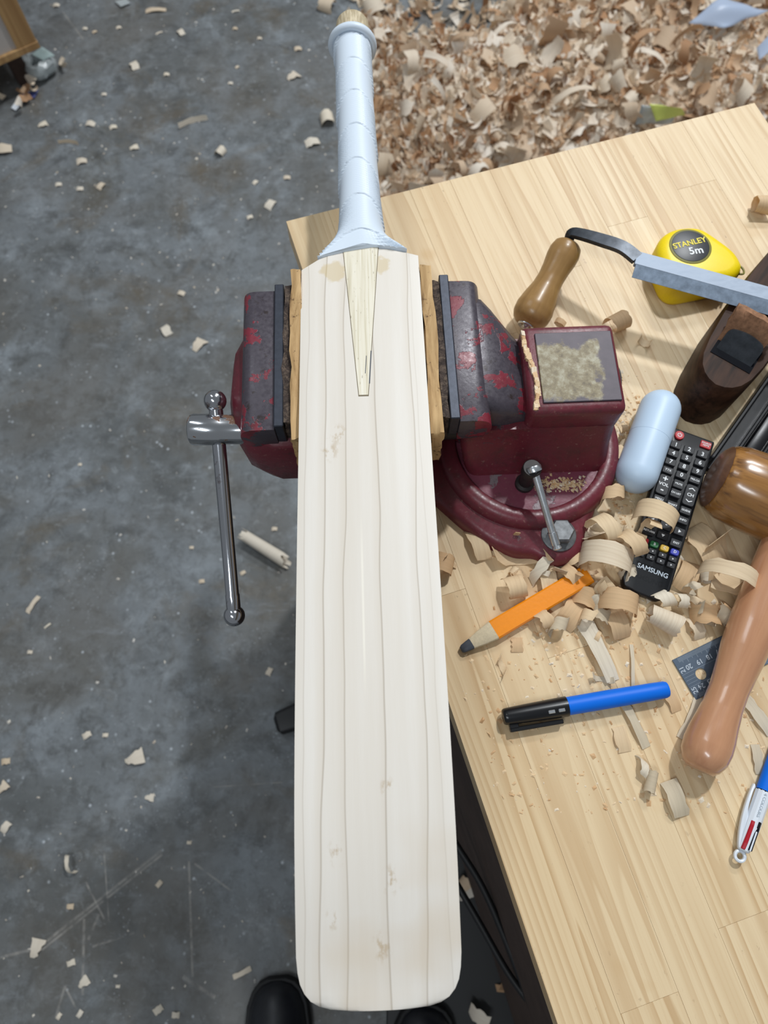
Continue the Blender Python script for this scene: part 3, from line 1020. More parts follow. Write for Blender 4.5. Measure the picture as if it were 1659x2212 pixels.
# ------------------------------------------------------------------ drawknife
dk = thing('drawknife', P(1232, 515, TABLE), 'drawknife with a beech handle, its grey blade lying across the dark plane', 'drawknife')
ht, hb = P(1231, 524, 0.884), P(1136, 703, 0.8590)
ax = (hb - ht)
Lh = ax.length
prof = [(0.0, 0.006), (0.02, 0.0120), (0.05, 0.0150), (0.12, 0.0168), (0.20, 0.0166), (0.32, 0.0148), (0.44, 0.0140), (0.55, 0.0150), (0.68, 0.0182), (0.80, 0.0204), (0.89, 0.0200), (0.95, 0.0172), (0.985, 0.0130), (1.0, 0.0095)]
prs = []
for i in range(41):
    t = i / 40
    prs.append((t, lerp_tab(prof, t)))
hm = Matrix.Translation(ht) @ ax.to_track_quat('X', 'Z').to_matrix().to_4x4()
me_b = B().lathe([(t * Lh, r) for t, r in prs], 36, 'x')
hnd = me_b.obj('handle', 'handle_wood', dk, frame=hm, ang=60)
B().lathe([(Lh - 0.003, 0.0092), (Lh + 0.001, 0.0092), (Lh + 0.0018, 0.0080), (Lh + 0.0006, 0.0062), (Lh - 0.001, 0.004), (Lh + 0.0018, 0.0036), (Lh + 0.0032, 0.002)], 28, 'x').obj('rivet', 'zinc', hnd)
BZ = 0.9085
bl0, bl1 = P(1376, 545, BZ), P(1659, 622, BZ)
bd = (bl1 - bl0)
bd.z = 0
bd.normalize()
bn = Vector((bd.y, -bd.x, 0))          # towards the viewer
BLN = 0.27
b = B()
WB = P(1385, 606, BZ - 0.004)
bw = (WB - bl0).dot(bn)
secs = []
for t in (0.0, BLN):
    p = bl0 + bd * t
    secs.append([p + Vector((0, 0, 0.0025)), p + bn * bw * 0.58 + Vector((0, 0, 0.0025)), p + bn * bw * 0.58 + Vector((0, 0, -0.0025)), p + Vector((0, 0, -0.0025))])
bl = b.loft(secs).bevel(0.0006, 1).obj('blade', 'blade', dk, world=True, smooth=False)
secs = []
for t in (0.002, BLN - 0.002):
    p = bl0 + bd * t
    secs.append([p + bn * bw * 0.575 + Vector((0, 0, 0.0024)), p + bn * bw + Vector((0, 0, -0.0030)), p + bn * bw + Vector((0, 0, -0.0034)), p + bn * bw * 0.575 + Vector((0, 0, -0.0028))])
B().loft(secs).obj('bevel', 'bevel', bl, world=True, smooth=False)
# tang strap, left and right (mirrored), and the far handle


def strap(pts, w, th):
    bb = B()
    secs = []
    pts = spline(pts, 6)
    for i, p in enumerate(pts):
        dd = (pts[min(i + 1, len(pts) - 1)] - pts[max(i - 1, 0)]).normalized()
        s = dd.cross(Vector((0, 0, 1))).normalized()
        u = s.cross(dd)
        ww = w(i / (len(pts) - 1))
        secs.append([p + s * ww / 2 + u * th / 2, p - s * ww / 2 + u * th / 2, p - s * ww / 2 - u * th / 2, p + s * ww / 2 - u * th / 2])
    return bb.loft(secs).bevel(0.0007, 1)


q = bl0 + bn * bw * 0.27
tang_pts = [ht + ax.normalized() * 0.004, P(1233, 506, 0.8945), P(1250, 505, 0.899), P(1300, 519, 0.905), P(1345, 535, BZ), q + bd * 0.002]
strap(tang_pts, lambda t: 0.0085 + 0.0055 * min(1, t * 1.6), 0.005).obj('tang', 'forged', dk, world=True)
# the other handle mirrors this one about the middle of the blade
mid = bl0 + bd * (BLN / 2)
mir = Matrix.Translation(mid) @ Matrix.Rotation(math.atan2(bd.y, bd.x), 4, 'Z') @ Matrix.Diagonal((-1, 1, 1, 1)) @ Matrix.Rotation(-math.atan2(bd.y, bd.x), 4, 'Z') @ Matrix.Translation(-mid)
up = Matrix.Translation((0, 0, 0.004))
strap([mir @ p for p in tang_pts], lambda t: 0.0085 + 0.0055 * min(1, t * 1.6), 0.005).obj('tang', 'forged', dk, world=True)
h2 = B().lathe([(t * Lh, r) for t, r in prs], 36, 'x').xf(mir @ hm).obj('handle', 'handle_wood', dk, world=True, ang=60)

# ------------------------------------------------------------------ tape measure
tc = P(1503, 541, 0.877)
tape = thing('tape_measure', (tc.x, tc.y, TABLE), 'yellow five metre tape measure lying flat behind the drawknife blade', 'tape measure', R(13))
out = rounded([(-0.040, -0.030), (-0.030, -0.040), (0.030, -0.040), (0.0445, -0.030), (0.0445, -0.010), (0.030, 0.016), (0.016, 0.034), (-0.020, 0.036), (-0.040, 0.014)], [0.010, 0.010, 0.008, 0.006, 0.012, 0.02, 0.02, 0.022, 0.022], 5)


def off2(pts, d):
    c = Vector((sum(p[0] for p in pts) / len(pts), sum(p[1] for p in pts) / len(pts)))
    return [tuple(c + (Vector(p) - c) * (1 - d / max(0.01, (Vector(p) - c).length))) for p in pts]


b = B()
lev = [(0.0, 0.003), (0.002, 0.001), (0.006, 0.0), (0.028, 0.0), (0.033, 0.002), (0.036, 0.006), (0.0372, 0.011)]
b.loft([[(x, y, z) for x, y in off2(out, d)] for z, d in lev])
b.obj('case', 'yellow', tape, ang=50)
rib = B()
for i in range(6):
    x = 0.008 + 0.005 * i
    rib.box((x, -0.0405, 0.010), (x + 0.002, -0.0392, 0.028))
rib.obj('grip_ribs', 'yellow', tape, smooth=False)
B().lathe([(0.030, 0.0225), (0.0376, 0.0225), (0.0380, 0.0215)], 48, 'z', (-0.004, 0.006, 0)).obj('label_rim', 'label_rim', tape)
lab = B().lathe([(0.030, 0.0200), (0.0382, 0.0200), (0.0384, 0.0195)], 48, 'z', (-0.004, 0.006, 0)).obj('label_disc', 'label_black', tape)
letter('STANLEY', 'print_yellow', tape, (-0.004, 0.0095, 0.0386), 0.0094, R(2), 0.98)
letter('5m', 'print_white', tape, (-0.001, -0.0015, 0.0386), 0.0125, R(-4))
B().box((0.044, -0.030, 0.012), (0.0452, -0.014, 0.024)).bevel(0.0004, 1).obj('mouth', 'dark_hole', tape, smooth=False)
hk = B().tube(spline([(0.0448, -0.028, 0.020), (0.051, -0.029, 0.020), (0.053, -0.024, 0.020), (0.051, -0.019, 0.020), (0.0448, -0.020, 0.020)], 5), 0.0011, 8).obj('hook', 'label_rim', tape)

# ------------------------------------------------------------------ wooden smoothing plane
pn = P(1541, 838, 0.900)
PA = R(54)
plane = thing('wooden_plane', (pn.x, pn.y, TABLE), 'dark rosewood smoothing plane with a battered wedge under the drawknife blade', 'hand plane', PA)
HWP = [(0.0, 0.0005), (0.002, 0.0085), (0.006, 0.0155), (0.013, 0.0218), (0.025, 0.0270), (0.045, 0.0302), (0.09, 0.0330), (0.14, 0.0315), (0.185, 0.027), (0.20, 0.024)]
pts = [(x, -w) for x, w in HWP] + [(x, w) for x, w in HWP[::-1]]
b = B()
lv = [(0.0, -0.006, 0.99), (0.02, -0.003, 1.0), (0.045, 0.001, 1.0), (0.056, 0.002, 0.99), (0.060, 0.005, 0.94)]
b.loft([[(x * (0.2 - max(0, dx)) / 0.2 + dx if x < 0.1 else x, y * s, z) for x, y in pts] for z, dx, s in lv])
b.obj('stock', 'rosewood', plane, ang=50)
# mouth, iron, wedge
B().box((0.034, -0.021, 0.052), (0.062, 0.021, 0.0606)).obj('mouth', 'dark_hole', plane, smooth=False)
B().prism(rounded([(-0.02, -0.0185), (0.026, -0.0185), (0.030, 0.0), (0.026, 0.0185), (-0.02, 0.0185)], [0.001, 0.006, 0.012, 0.006, 0.001]), -0.0016, 0.0016).xf(Matrix.Translation((0.040, 0, 0.056)) @ Matrix.Rotation(R(-54), 4, 'Y')).obj('iron', 'forged', plane, smooth=False)
wm_ = Matrix.Translation((0.0555, 0.002, 0.056)) @ Matrix.Rotation(R(-54), 4, 'Y')
bb = B().box((-0.02, -0.0200, -0.0065), (0.036, 0.0200, 0.0065)).subdiv(6)
for v in bb.bm.verts:
    k = max(0.0, (v.co.x - 0.012) / 0.024)
    v.co.y *= 1 + 0.10 * k
    v.co.z *= 1 + 0.30 * k
    if k > 0.3:
        v.co += Vector((mnoise.noise(v.co * 220), mnoise.noise(v.co * 260 + Vector((4, 4, 4))), mnoise.noise(v.co * 240 + Vector((8, 1, 3))))) * 0.0026
bb.xf(wm_).obj('wedge', 'wedge', plane, ang=70)

# ------------------------------------------------------------------ black metal tool body
k0, k1 = P(1546, 972, 0.862), P(1659, 812, 0.862)
kd = math.atan2(k1.y - k0.y, k1.x - k0.x)
blk = thing('metal_plane_body', (k0.x, k0.y, TABLE), 'long black metal plane body with raised sides behind the mallet head', 'hand plane', kd)
B().box((-0.012, -0.058, 0.0), (0.24, 0.0, 0.006)).bevel(0.001, 1).obj('sole', 'black_metal', blk, smooth=False)
for y in (-0.0035, -0.058):
    prof = [(-0.012, 0.0), (0.24, 0.0), (0.24, 0.014), (0.20, 0.022), (-0.008, 0.022), (-0.012, 0.016)]
    bb = B()
    bb.prism([(p[0], p[1]) for p in prof], 0, 0.0035)
    bb.xf(Matrix.Translation((0, y + 0.0035, 0)) @ Matrix.Rotation(R(90), 4, 'X')).bevel(0.0008, 1).obj('side', 'black_metal', blk, smooth=False)
B().box((0.0, -0.020, 0.005), (0.23, -0.0165, 0.016)).bevel(0.0008, 1).obj('rib', 'black_metal', blk, smooth=False)
B().box((0.0, -0.042, 0.005), (0.23, -0.0385, 0.013)).bevel(0.0008, 1).obj('rib', 'black_metal', blk, smooth=False)
B().box((0.02, -0.036, 0.005), (0.10, -0.022, 0.019)).bevel(0.003, 2).obj('frog', 'black_metal', blk)

# ------------------------------------------------------------------ white capsule case
c0, c1 = P(1426, 884, 0.862), P(1377, 1020, 0.862)
ca = math.atan2(c0.y - c1.y, c0.x - c1.x)
Lc = (c0 - c1).length
cs = thing('capsule_case', (c1.x, c1.y, TABLE), 'white plastic capsule shaped case beside the remote control', 'plastic case', ca)
rr = 0.0205


def cap_prof(x0, x1, r0, r1, left, right):
    p = []
    if left:
        p += [(x0 - r0 * math.cos(a), max(r0 * math.sin(a), 0.0004)) for a in [math.pi / 2 * k / 8 for k in range(9)]]
    else:
        p.append((x0, r0))
    if right:
        p += [(x1 + r1 * math.sin(a), max(r1 * math.cos(a), 0.0004)) for a in [math.pi / 2 * k / 8 for k in range(9)]]
    else:
        p.append((x1, r1))
    return p


B().lathe(cap_prof(0, Lc * 0.56, rr, rr * 0.985, True, False), 40, 'x', (0, 0, rr)).obj('body', 'case_white', cs, ang=60)
B().lathe([(Lc * 0.54, rr * 0.98)] + cap_prof(Lc * 0.5405, Lc, rr * 0.992, rr * 0.99, False, True), 40, 'x', (0, 0, rr)).obj('cap', 'case_white', cs, ang=60)

# ------------------------------------------------------------------ remote control
RZ = TABLE + 0.019
t0 = (P(1452, 917, RZ) + P(1546, 957, RZ)) / 2
t1 = P(1396, 1272, RZ)
rd = t0 - t1
Lr = rd.length
Wr = (P(1546, 957, RZ) - P(1452, 917, RZ)).length
ra_ = math.atan2(rd.y, rd.x) - math.pi / 2
rem = thing('remote_control', (t1.x, t1.y, TABLE), 'black television remote control half buried in curled shavings', 'remote control', ra_)
Wr *= 0.985
b = B()
lv = [(0.0, 0.003), (0.004, 0.0006), (0.015, 0.0), (0.0182, 0.0008), (0.019, 0.0025)]
out = rounded([(-Wr / 2, -0.004), (Wr / 2, -0.004), (Wr / 2, Lr), (-Wr / 2, Lr)], [0.013, 0.013, 0.003, 0.003], 6)
secs = []
for z, dd in lv:
    L = []
    for x, y in out:
        xx = x * (1 - dd / (Wr / 2))
        yy = max(-0.004 + dd, min(Lr - dd, y))
        # the lower end curves down to the table
        zz = z * (1 - 0.55 * max(0, (0.020 - yy) / 0.024) ** 1.6)
        L.append((xx, yy, zz))
    secs.append(L)
b.loft(secs)
bm = b.bm
b.obj('shell', 'remote', rem, ang=45)


def rbutton(u, v, w, h, mat='button', round_=0.0012, zt=0.0203):
    """u: -1..1 across, v: 0 (top) .. 1 (lower end)"""
    x, y = u * Wr / 2, Lr * (1 - v)
    bb = B().prism(rounded([(-w / 2, -h / 2), (w / 2, -h / 2), (w / 2, h / 2), (-w / 2, h / 2)], round_, 3), 0, 0.004).bevel(0.0004, 1, 60)
    o = bb.obj('button', mat, rem, smooth=False)
    o.location = (x, y, zt - 0.004)
    return o


def rtext(s, u, v, size, mat='print_white', sx=1.0):
    letter(s, mat, rem, (u * Wr / 2, Lr * (1 - v), 0.02035), size, 0, sx)


CU = (-0.60, 0.0, 0.60)
pb = B().lathe([(0, 0.0047), (0.0040, 0.0047), (0.0045, 0.0042)], 24, 'z').obj('button', 'btn_red', rem)
pb.location = (-0.58 * Wr / 2, Lr * 0.955, 0.0162)
ringb = B()
secs = []
for i in range(25):
    a = R(120) + R(300) * i / 24
    c = Vector((0.0019 * math.cos(a), 0.0019 * math.sin(a), 0))
    secs.append([c * 0.82, c * 1.18, c * 1.18 + Vector((0, 0, 0.0002)), c * 0.82 + Vector((0, 0, 0.0002))])
o = ringb.loft(secs).box((-0.0003, 0.0003, 0), (0.0003, 0.0026, 0.0002)).obj('power_mark', 'print_white', pb, smooth=False)
o.location = (0, 0, 0.0045)
rbutton(0.62, 0.045, 0.0105, 0.0075, 'btn_red')
rtext('SOURCE', 0.62, 0.038, 0.0024)
rtext('HDMI', 0.62, 0.052, 0.0024)
rows = [(0.113, '123'), (0.170, '456'), (0.228, '789')]
for v, s in rows:
    for u, ch in zip(CU, s):
        rbutton(u, v, 0.0105, 0.0070)
        rtext(ch, u, v, 0.0060)
for u, ch, sz in zip(CU, ('TTX', '0', 'PRE-CH'), (0.0032, 0.0058, 0.0026)):
    rbutton(u, 0.285, 0.0105, 0.0070)
    rtext(ch, u, 0.285, sz)
rbutton(-0.60, 0.380, 0.0115, 0.0215, round_=0.003)
rbutton(0.60, 0.385, 0.0115, 0.0225, round_=0.003)
rtext('+', -0.60, 0.345, 0.0095)
rtext('VOL', -0.60, 0.380, 0.0046, sx=1.1)
rtext('-', -0.60, 0.412, 0.0100)
rtext('CH', 0.60, 0.385, 0.0046)


def tri(u, v, s, rot, parent=rem):
    o = B().prism([(-s, -s * 0.7), (s, -s * 0.7), (0, s * 0.9)], 0, 0.0002).obj('arrow_mark', 'print_white', parent, smooth=False)
    o.location = (u * Wr / 2, Lr * (1 - v), 0.02035)
    o.rotation_euler = (0, 0, rot)


def chev(u, v, s, flip):
    bb = B()
    k = -1 if flip else 1
    bb.loft([[(-s, -s * 0.4 * k, 0), (-s, -s * 0.1 * k, 0), (0, s * 0.5 * k, 0), (s, -s * 0.1 * k, 0), (s, -s * 0.4 * k, 0), (0, s * 0.15 * k, 0)], [(-s, -s * 0.4 * k, 0.0002), (-s, -s * 0.1 * k, 0.0002), (0, s * 0.5 * k, 0.0002), (s, -s * 0.1 * k, 0.0002), (s, -s * 0.4 * k, 0.0002), (0, s * 0.15 * k, 0.0002)]])
    o = bb.obj('arrow_mark', 'print_white', rem, smooth=False)
    o.location = (u * Wr / 2, Lr * (1 - v), 0.02035)


chev(0.60, 0.347, 0.0030, False)
chev(0.60, 0.422, 0.0030, True)
for v, s in ((0.345, 'MUTE'), (0.405, 'CH LIST')):
    rbutton(0.0, v, 0.0100, 0.0085)
    rtext(s, 0.0, v, 0.0027)
for u, v, s in ((-0.60, 0.475, 'MENU'), (0.0, 0.480, 'SMART'), (0.60, 0.485, 'GUIDE'), (-0.60, 0.535, 'TOOLS'), (0.60, 0.545, 'INFO'), (-0.60, 0.680, 'RETURN'), (0.60, 0.690, 'EXIT')):
    rbutton(u, v, 0.0105, 0.0075)
    rtext(s, u, v, 0.0028)
rbutton(0, 0.548, 0.0105, 0.0075)
tri(0, 0.548, 0.0017, 0)
rbutton(0, 0.612, 0.0110, 0.0085)
rtext('-', 0, 0.606, 0.006)
rbutton(0, 0.676, 0.0105, 0.0070)
tri(0, 0.676, 0.0017, math.pi)
rbutton(-0.60, 0.607, 0.0100, 0.0075)
tri(-0.60, 0.607, 0.0017, R(90))
rbutton(0.60, 0.617, 0.0100, 0.0075)
tri(0.60, 0.617, 0.0017, R(-90))
for u, m_, ch in ((-0.66, 'btn_red', 'A'), (-0.22, 'btn_green', 'B'), (0.22, 'btn_yellow', 'C'), (0.66, 'btn_blue', 'D')):
    rbutton(u, 0.742, 0.0078, 0.0058, m_, 0.0018)
    rtext(ch, u, 0.742, 0.0036)
for v in (0.785, 0.822):
    for u in (-0.66, -0.22, 0.22, 0.66):
        rbutton(u, v, 0.0076, 0.0052)
        tri(u, v, 0.0009, R(-90) if u > 0 else R(90))
rtext('SAMSUNG', 0.02, 0.893, 0.0064, 'print_grey', 1.0)

# ------------------------------------------------------------------ mallet
e0 = P(1517, 1644, TABLE + 0.0195)
e1 = P(1702, 1148, TABLE + 0.038)
av = (e1 - e0)
Lm = av.length
mal = thing('wooden_mallet', (e0.x, e0.y, TABLE), 'varnished wooden mallet with striped round head and pinkish handle', 'mallet')
mm_ = Matrix.Translation(e0) @ av.to_track_quat('X', 'Z').to_matrix().to_4x4()
prof = [(-0.0082, 0.0005), (-0.0080, 0.0115), (-0.0040, 0.0155), (0.004, 0.0194), (0.014, 0.0204), (0.024, 0.0197), (0.036, 0.0180), (0.050, 0.0164), (0.066, 0.0161), (0.085, 0.0176), (0.105, 0.0195), (0.13, 0.0203), (0.16, 0.0196), (Lm, 0.018)]
prs2 = [(x, lerp_tab(prof, x)) for x in sorted(set([p[0] for p in prof] + [0.008 * i for i in range(1, int(Lm / 0.008))]))]
B().lathe(prs2, 36, 'x').obj('handle', 'mallet_handle', mal, frame=mm_, ang=60)
hv = Vector((av.y, -av.x, 0)).normalized()     # head axis, to the right
hmx = Matrix.Translation(e1 + av.normalized() * 0.022) @ hv.to_track_quat('X', 'Z').to_matrix().to_4x4()
hp = [(-0.0780, 0.0255), (-0.0765, 0.0290), (-0.0715, 0.0332), (-0.061, 0.0364), (-0.038, 0.0381), (0.0, 0.0386), (0.038, 0.0381), (0.061, 0.0364), (0.0715, 0.0332), (0.0765, 0.0290), (0.0780, 0.0255)]
hd = B().lathe(hp, 48, 'x').obj('head', 'mallet_head', mal, frame=hmx, ang=60)
for sgn in (-1, 1):
    B().lathe([(sgn * 0.0750, 0.0312), (sgn * 0.0795, 0.0258), (sgn * 0.0815, 0.0185), (sgn * 0.082, 0.006)], 40, 'x').jitter(0.0006, 300).obj('face', 'mallet_end', hd, ang=60)

# ------------------------------------------------------------------ steel rule
r0, r1 = P(1452, 1426, TABLE + 0.001), P(1503, 1512, TABLE + 0.001)
rt = P(1570, 1368, TABLE + 0.001)
rv = (rt - r0).normalized()
rn = Vector((rv.y, -rv.x, 0))
Wd = (r1 - r0).dot(rn)
rul = thing('steel_rule', (r0.x, r0.y, TABLE), 'dark grey graduated rule with a round hole lying under the mallet handle', 'ruler', math.atan2(rv.y, rv.x))
# local x along the rule, y away from viewer; upper edge at y=0
RL = 0.30
hole_c = P(1514, 1456, TABLE + 0.001) - r0
hx, hy = hole_c.dot(rv), -hole_c.dot(rn)
hr = 0.0052
b = B()
bm = b.bm
outer = [(0, 0), (RL, 0), (RL, -Wd), ((r1 - r0).dot(rv), -Wd)]
N = 32
cv = [(hx + hr * math.cos(2 * math.pi * i / N), hy + hr * math.sin(2 * math.pi * i / N)) for i in range(N)]


def ray_out(i):
    a = 2 * math.pi * i / N
    dx, dy = math.cos(a), math.sin(a)
    best = 9
    for (p, q) in zip(outer, outer[1:] + outer[:1]):
        ex, ey = q[0] - p[0], q[1] - p[1]
        den = dx * ey - dy * ex
        if abs(den) < 1e-9:
            continue
        s = ((p[0] - hx) * ey - (p[1] - hy) * ex) / den
        u = ((p[0] - hx) * dy - (p[1] - hy) * dx) / den
        if s > 0 and -1e-6 <= u <= 1 + 1e-6:
            best = min(best, s)
    return (hx + dx * best, hy + dy * best)


angs = [math.atan2(p[1] - hy, p[0] - hx) % (2 * math.pi) for p in outer]
ov = []
ring_o, ring_i = [], []
allang = sorted([(2 * math.pi * i / N, None) for i in range(N)] + [(a, p) for a, p in zip(angs, outer)], key=lambda q: q[0])
for a, p in allang:
    if p is None:
        i = round(a / (2 * math.pi) * N)
        ring_o.append(ray_out(i))
    else:
        ring_o.append(p)
    ring_i.append((hx + hr * math.cos(a), hy + hr * math.sin(a)))
zt, zb = 0.0016, 0.0002
secs = [[(x, y, zb) for x, y in ring_i], [(x, y, zt) for x, y in ring_i], [(x, y, zt) for x, y in ring_o], [(x, y, zb) for x, y in ring_o], [(x, y, zb) for x, y in ring_i]]
b.loft(secs, cap=False).obj('blank', 'ruler', rul, smooth=False)
tk = B()
for i in range(4, 150):
    x = 0.0008 + i * 0.001
    ln = 0.0075 if i % 10 == 2 else (0.006 if i % 5 == 2 else 0.0045)
    tk.box((x, -ln, zt - 0.0002), (x + 0.0003, -0.0006, zt + 0.00008))
    x2 = x + (r1 - r0).dot(rv)
    tk.box((x2, -Wd + 0.0006, zt - 0.0002), (x2 + 0.0003, -Wd + (0.004 if i % 5 else 0.0055), zt + 0.00008))
for k in range(5):
    yy = -Wd * 0.40 - k * 0.0030
    xs = -yy / Wd * (r1 - r0).dot(rv)
    tk.box((xs + 0.001, yy - 0.0001, zt - 0.0002), (hx - hr - 0.0005 if abs(yy - hy) < hr else xs + 0.06, yy + 0.0001, zt + 0.00008))
g = tk.obj('graduations', 'ruler_line', rul, smooth=False)
g['kind'] = 'stuff'


def rule_at(px, py):
    p = P(px, py, TABLE + 0.0016) - r0
    return (p.dot(rv), -p.dot(rn), zt)


for s, px, py, sz, rot in (('21', 1474, 1447, 0.0062, 90), ('20', 1488, 1440, 0.0062, 180), ('19', 1511, 1429, 0.0062, 180), ('18', 1532, 1418, 0.0062, 180), ('17', 1552, 1407, 0.0062, 180), ('25', 1501, 1491, 0.0062, 90), ('24', 1515, 1482, 0.0062, 180), ('23', 1534, 1471, 0.0062, 180)):
    letter(s, 'print_grey', rul, rule_at(px, py), sz, R(rot), 1.0, 'numeral')

# ------------------------------------------------------------------ carpenter's pencil
pz = TABLE + 0.0055
p0, p1 = P(998, 1403, TABLE + 0.004), P(1262, 1246, pz)
pd = p1 - p0
pd.z = 0
pa = math.atan2(pd.y, pd.x)
Lp = pd.length
pen = thing('carpenter_pencil', (p0.x, p0.y, TABLE), 'flat orange carpenter pencil with sharpened tip among the shavings', 'pencil', pa)


def flat_oct(w, h, x, zc):
    c = min(w, h) * 0.28
    return [(x, y, z + zc) for y, z in ((-w + c, -h), (w - c, -h), (w, -h + c), (w, h - c), (w - c, h), (-w + c, h), (-w, h - c), (-w, -h + c))]


pw, phh = 0.0092, 0.0052
B().loft([flat_oct(pw, phh, 0.034, phh), flat_oct(pw, phh, Lp + 0.004, phh)]).obj('body', 'orange', pen, smooth=False)
tip = [(0.0365, pw, phh, phh), (0.034, pw * 1.0, phh * 1.0, phh), (0.022, pw * 0.82, phh * 0.8, phh * 0.95), (0.010, pw * 0.56, phh * 0.58, phh * 0.9)]
B().loft([flat_oct(w * 0.985, h * 0.985, x, z) for x, w, h, z in tip]).obj('sharpened_wood', 'pencil_wood', pen, ang=60)
B().loft([flat_oct(w, h, x, z) for x, w, h, z in [(0.0115, pw * 0.57, phh * 0.60, phh * 0.9), (0.006, pw * 0.50, phh * 0.52, phh * 0.88), (0.001, pw * 0.42, phh * 0.42, phh * 0.85), (-0.001, pw * 0.28, phh * 0.25, phh * 0.8)]]).obj('lead', 'graphite', pen, ang=60)

# ------------------------------------------------------------------ marker pen
mz = TABLE + 0.0088
m0, m1 = P(1087, 1549, mz), P(1441, 1489, mz)
md = m1 - m0
Lk = md.length
mar = thing('marker_pen', (m0.x, m0.y, TABLE), 'blue marker pen with black clip cap in front of the pencil', 'marker pen', math.atan2(md.y, md.x))
rz_ = 0.0088
xc = Lk * 0.385
B().lathe([(xc - 0.006, 0.0079), (xc + 0.03, 0.0080), (Lk * 0.62, 0.0080), (Lk * 0.9, 0.0077), (Lk * 0.985, 0.0074), (Lk, 0.0066), (Lk + 0.0004, 0.003)], 32, 'x', (0, 0, rz_)).obj('barrel', 'pen_blue', mar, ang=60)
cap = B().lathe([(-0.0004, 0.004), (0.0, 0.0062), (0.0015, 0.0071), (0.004, 0.0074), (0.02, 0.0080), (xc - 0.003, 0.0088), (xc, 0.0088), (xc + 0.0003, 0.0080)], 36, 'x', (0, 0, rz_)).obj('cap', 'pen_black', mar, ang=60)
B().box((0.004, -0.0138, rz_ - 0.0060), (xc - 0.006, -0.0100, rz_ + 0.0010)).box((0.004, -0.0115, rz_ - 0.0060), (0.012, -0.006, rz_ + 0.0010)).bevel(0.0006, 1).obj('clip', 'pen_black', cap, smooth=False)
for x in (xc - 0.019, xc - 0.010):
    B().box((x, -0.0042, rz_ + 0.0068), (x + 0.006, -0.0010, rz_ + 0.0088)).bevel(0.0005, 1).obj('lug', 'zinc', cap, smooth=False)

# ------------------------------------------------------------------ four-colour pen
b0 = P(1599, 1858, TABLE + 0.008)
b1 = P(1668, 1660, TABLE + 0.008)
bdv = b1 - b0
ba = math.atan2(bdv.y, bdv.x)
bic = thing('ballpoint_pen', (b0.x, b0.y, TABLE), 'white and blue multi colour ballpoint pen with red and black sliders', 'pen', ba)
# x from the ring end (0) towards the writing end
xb = (P(1653, 1712, TABLE + 0.008) - b0).length
rb = 0.0066
zc = 0.0073
B().lathe([(0.0075, 0.0038), (0.0085, 0.0050), (0.020, 0.0060), (0.030, 0.0066), (xb, 0.0066)], 12, 'x', (0, 0, zc)).obj('barrel', 'pen_white', bic, ang=20)
B().lathe([(xb + 0.0003, 0.0064), (xb + 0.05, 0.0064), (xb + 0.075, 0.0052), (xb + 0.088, 0.0026), (xb + 0.092, 0.0010)], 24, 'x', (0, 0, zc)).obj('lower_barrel', 'pen_blue', bic)
B().lathe([(xb - 0.0004, 0.00645), (xb + 0.0006, 0.00645)], 24, 'x', (0, 0, zc)).obj('joint_band', 'dark_hole', bic)
secs = []
for i in range(25):
    a = 2 * math.pi * i / 24
    c = Vector((0.0040 * math.cos(a), 0.0040 * math.sin(a), 0))
    secs.append([c + Vector((0.0015 * math.cos(q) * math.cos(a), 0.0015 * math.cos(q) * math.sin(a), 0.0018 * math.sin(q))) for q in [2 * math.pi * k / 8 for k in range(8)]])
B().loft(secs, cap=False).xf(Matrix.Translation((0.003, 0.0006, zc - 0.001))).obj('ring', 'pen_white', bic)
# sliders, slot, clip
sl = B().loft([[(x, y, z) for x, y, z in ((x0, 0.0008, z1 - 0.003), (x0, 0.0040, z1 - 0.0042), (x0, 0.0040, z1 - 0.0010), (x0, 0.0012, z1))] for x0, z1 in ((0.0085, zc + 0.0056), (0.014, zc + 0.0066), (0.030, zc + 0.0069), (0.0335, zc + 0.0066))])
sl.bevel(0.0005, 1).obj('slider', 'pen_red', bic, smooth=False)
slot = B().box((0.010, -0.0040, zc + 0.0028), (0.0345, -0.0010, zc + 0.0060)).obj('slot', 'dark_hole', bic, smooth=False)
B().box((0.0290, -0.0038, zc + 0.004), (0.0348, -0.0012, zc + 0.0066)).bevel(0.0005, 1).obj('slider', 'pen_black', bic, smooth=False)
B().box((0.0095, -0.0032, zc + 0.004), (0.0265, -0.0018, zc + 0.0064)).bevel(0.0004, 1).obj('spring_rod', 'pen_white', bic, smooth=False)
cp = smooth_closed([(0.0085, 0.0030), (0.0095, 0.0052), (0.020, 0.0082), (0.034, 0.0103), (0.048, 0.0110), (0.060, 0.0106), (0.0625, 0.0095), (0.060, 0.0080), (0.056, 0.0086), (0.042, 0.0080), (0.034, 0.0056), (0.022, 0.0035)], 4)
B().prism(cp, zc - 0.0022, zc + 0.0022).bevel(0.0006, 1, 50).obj('clip', 'pen_white', bic, ang=50)
letter('4 COLOURS', 'print_grey', bic, (0.048, 0.0008, zc + 0.00655), 0.0030, math.pi, 1.3)

# ------------------------------------------------------------------ shavings


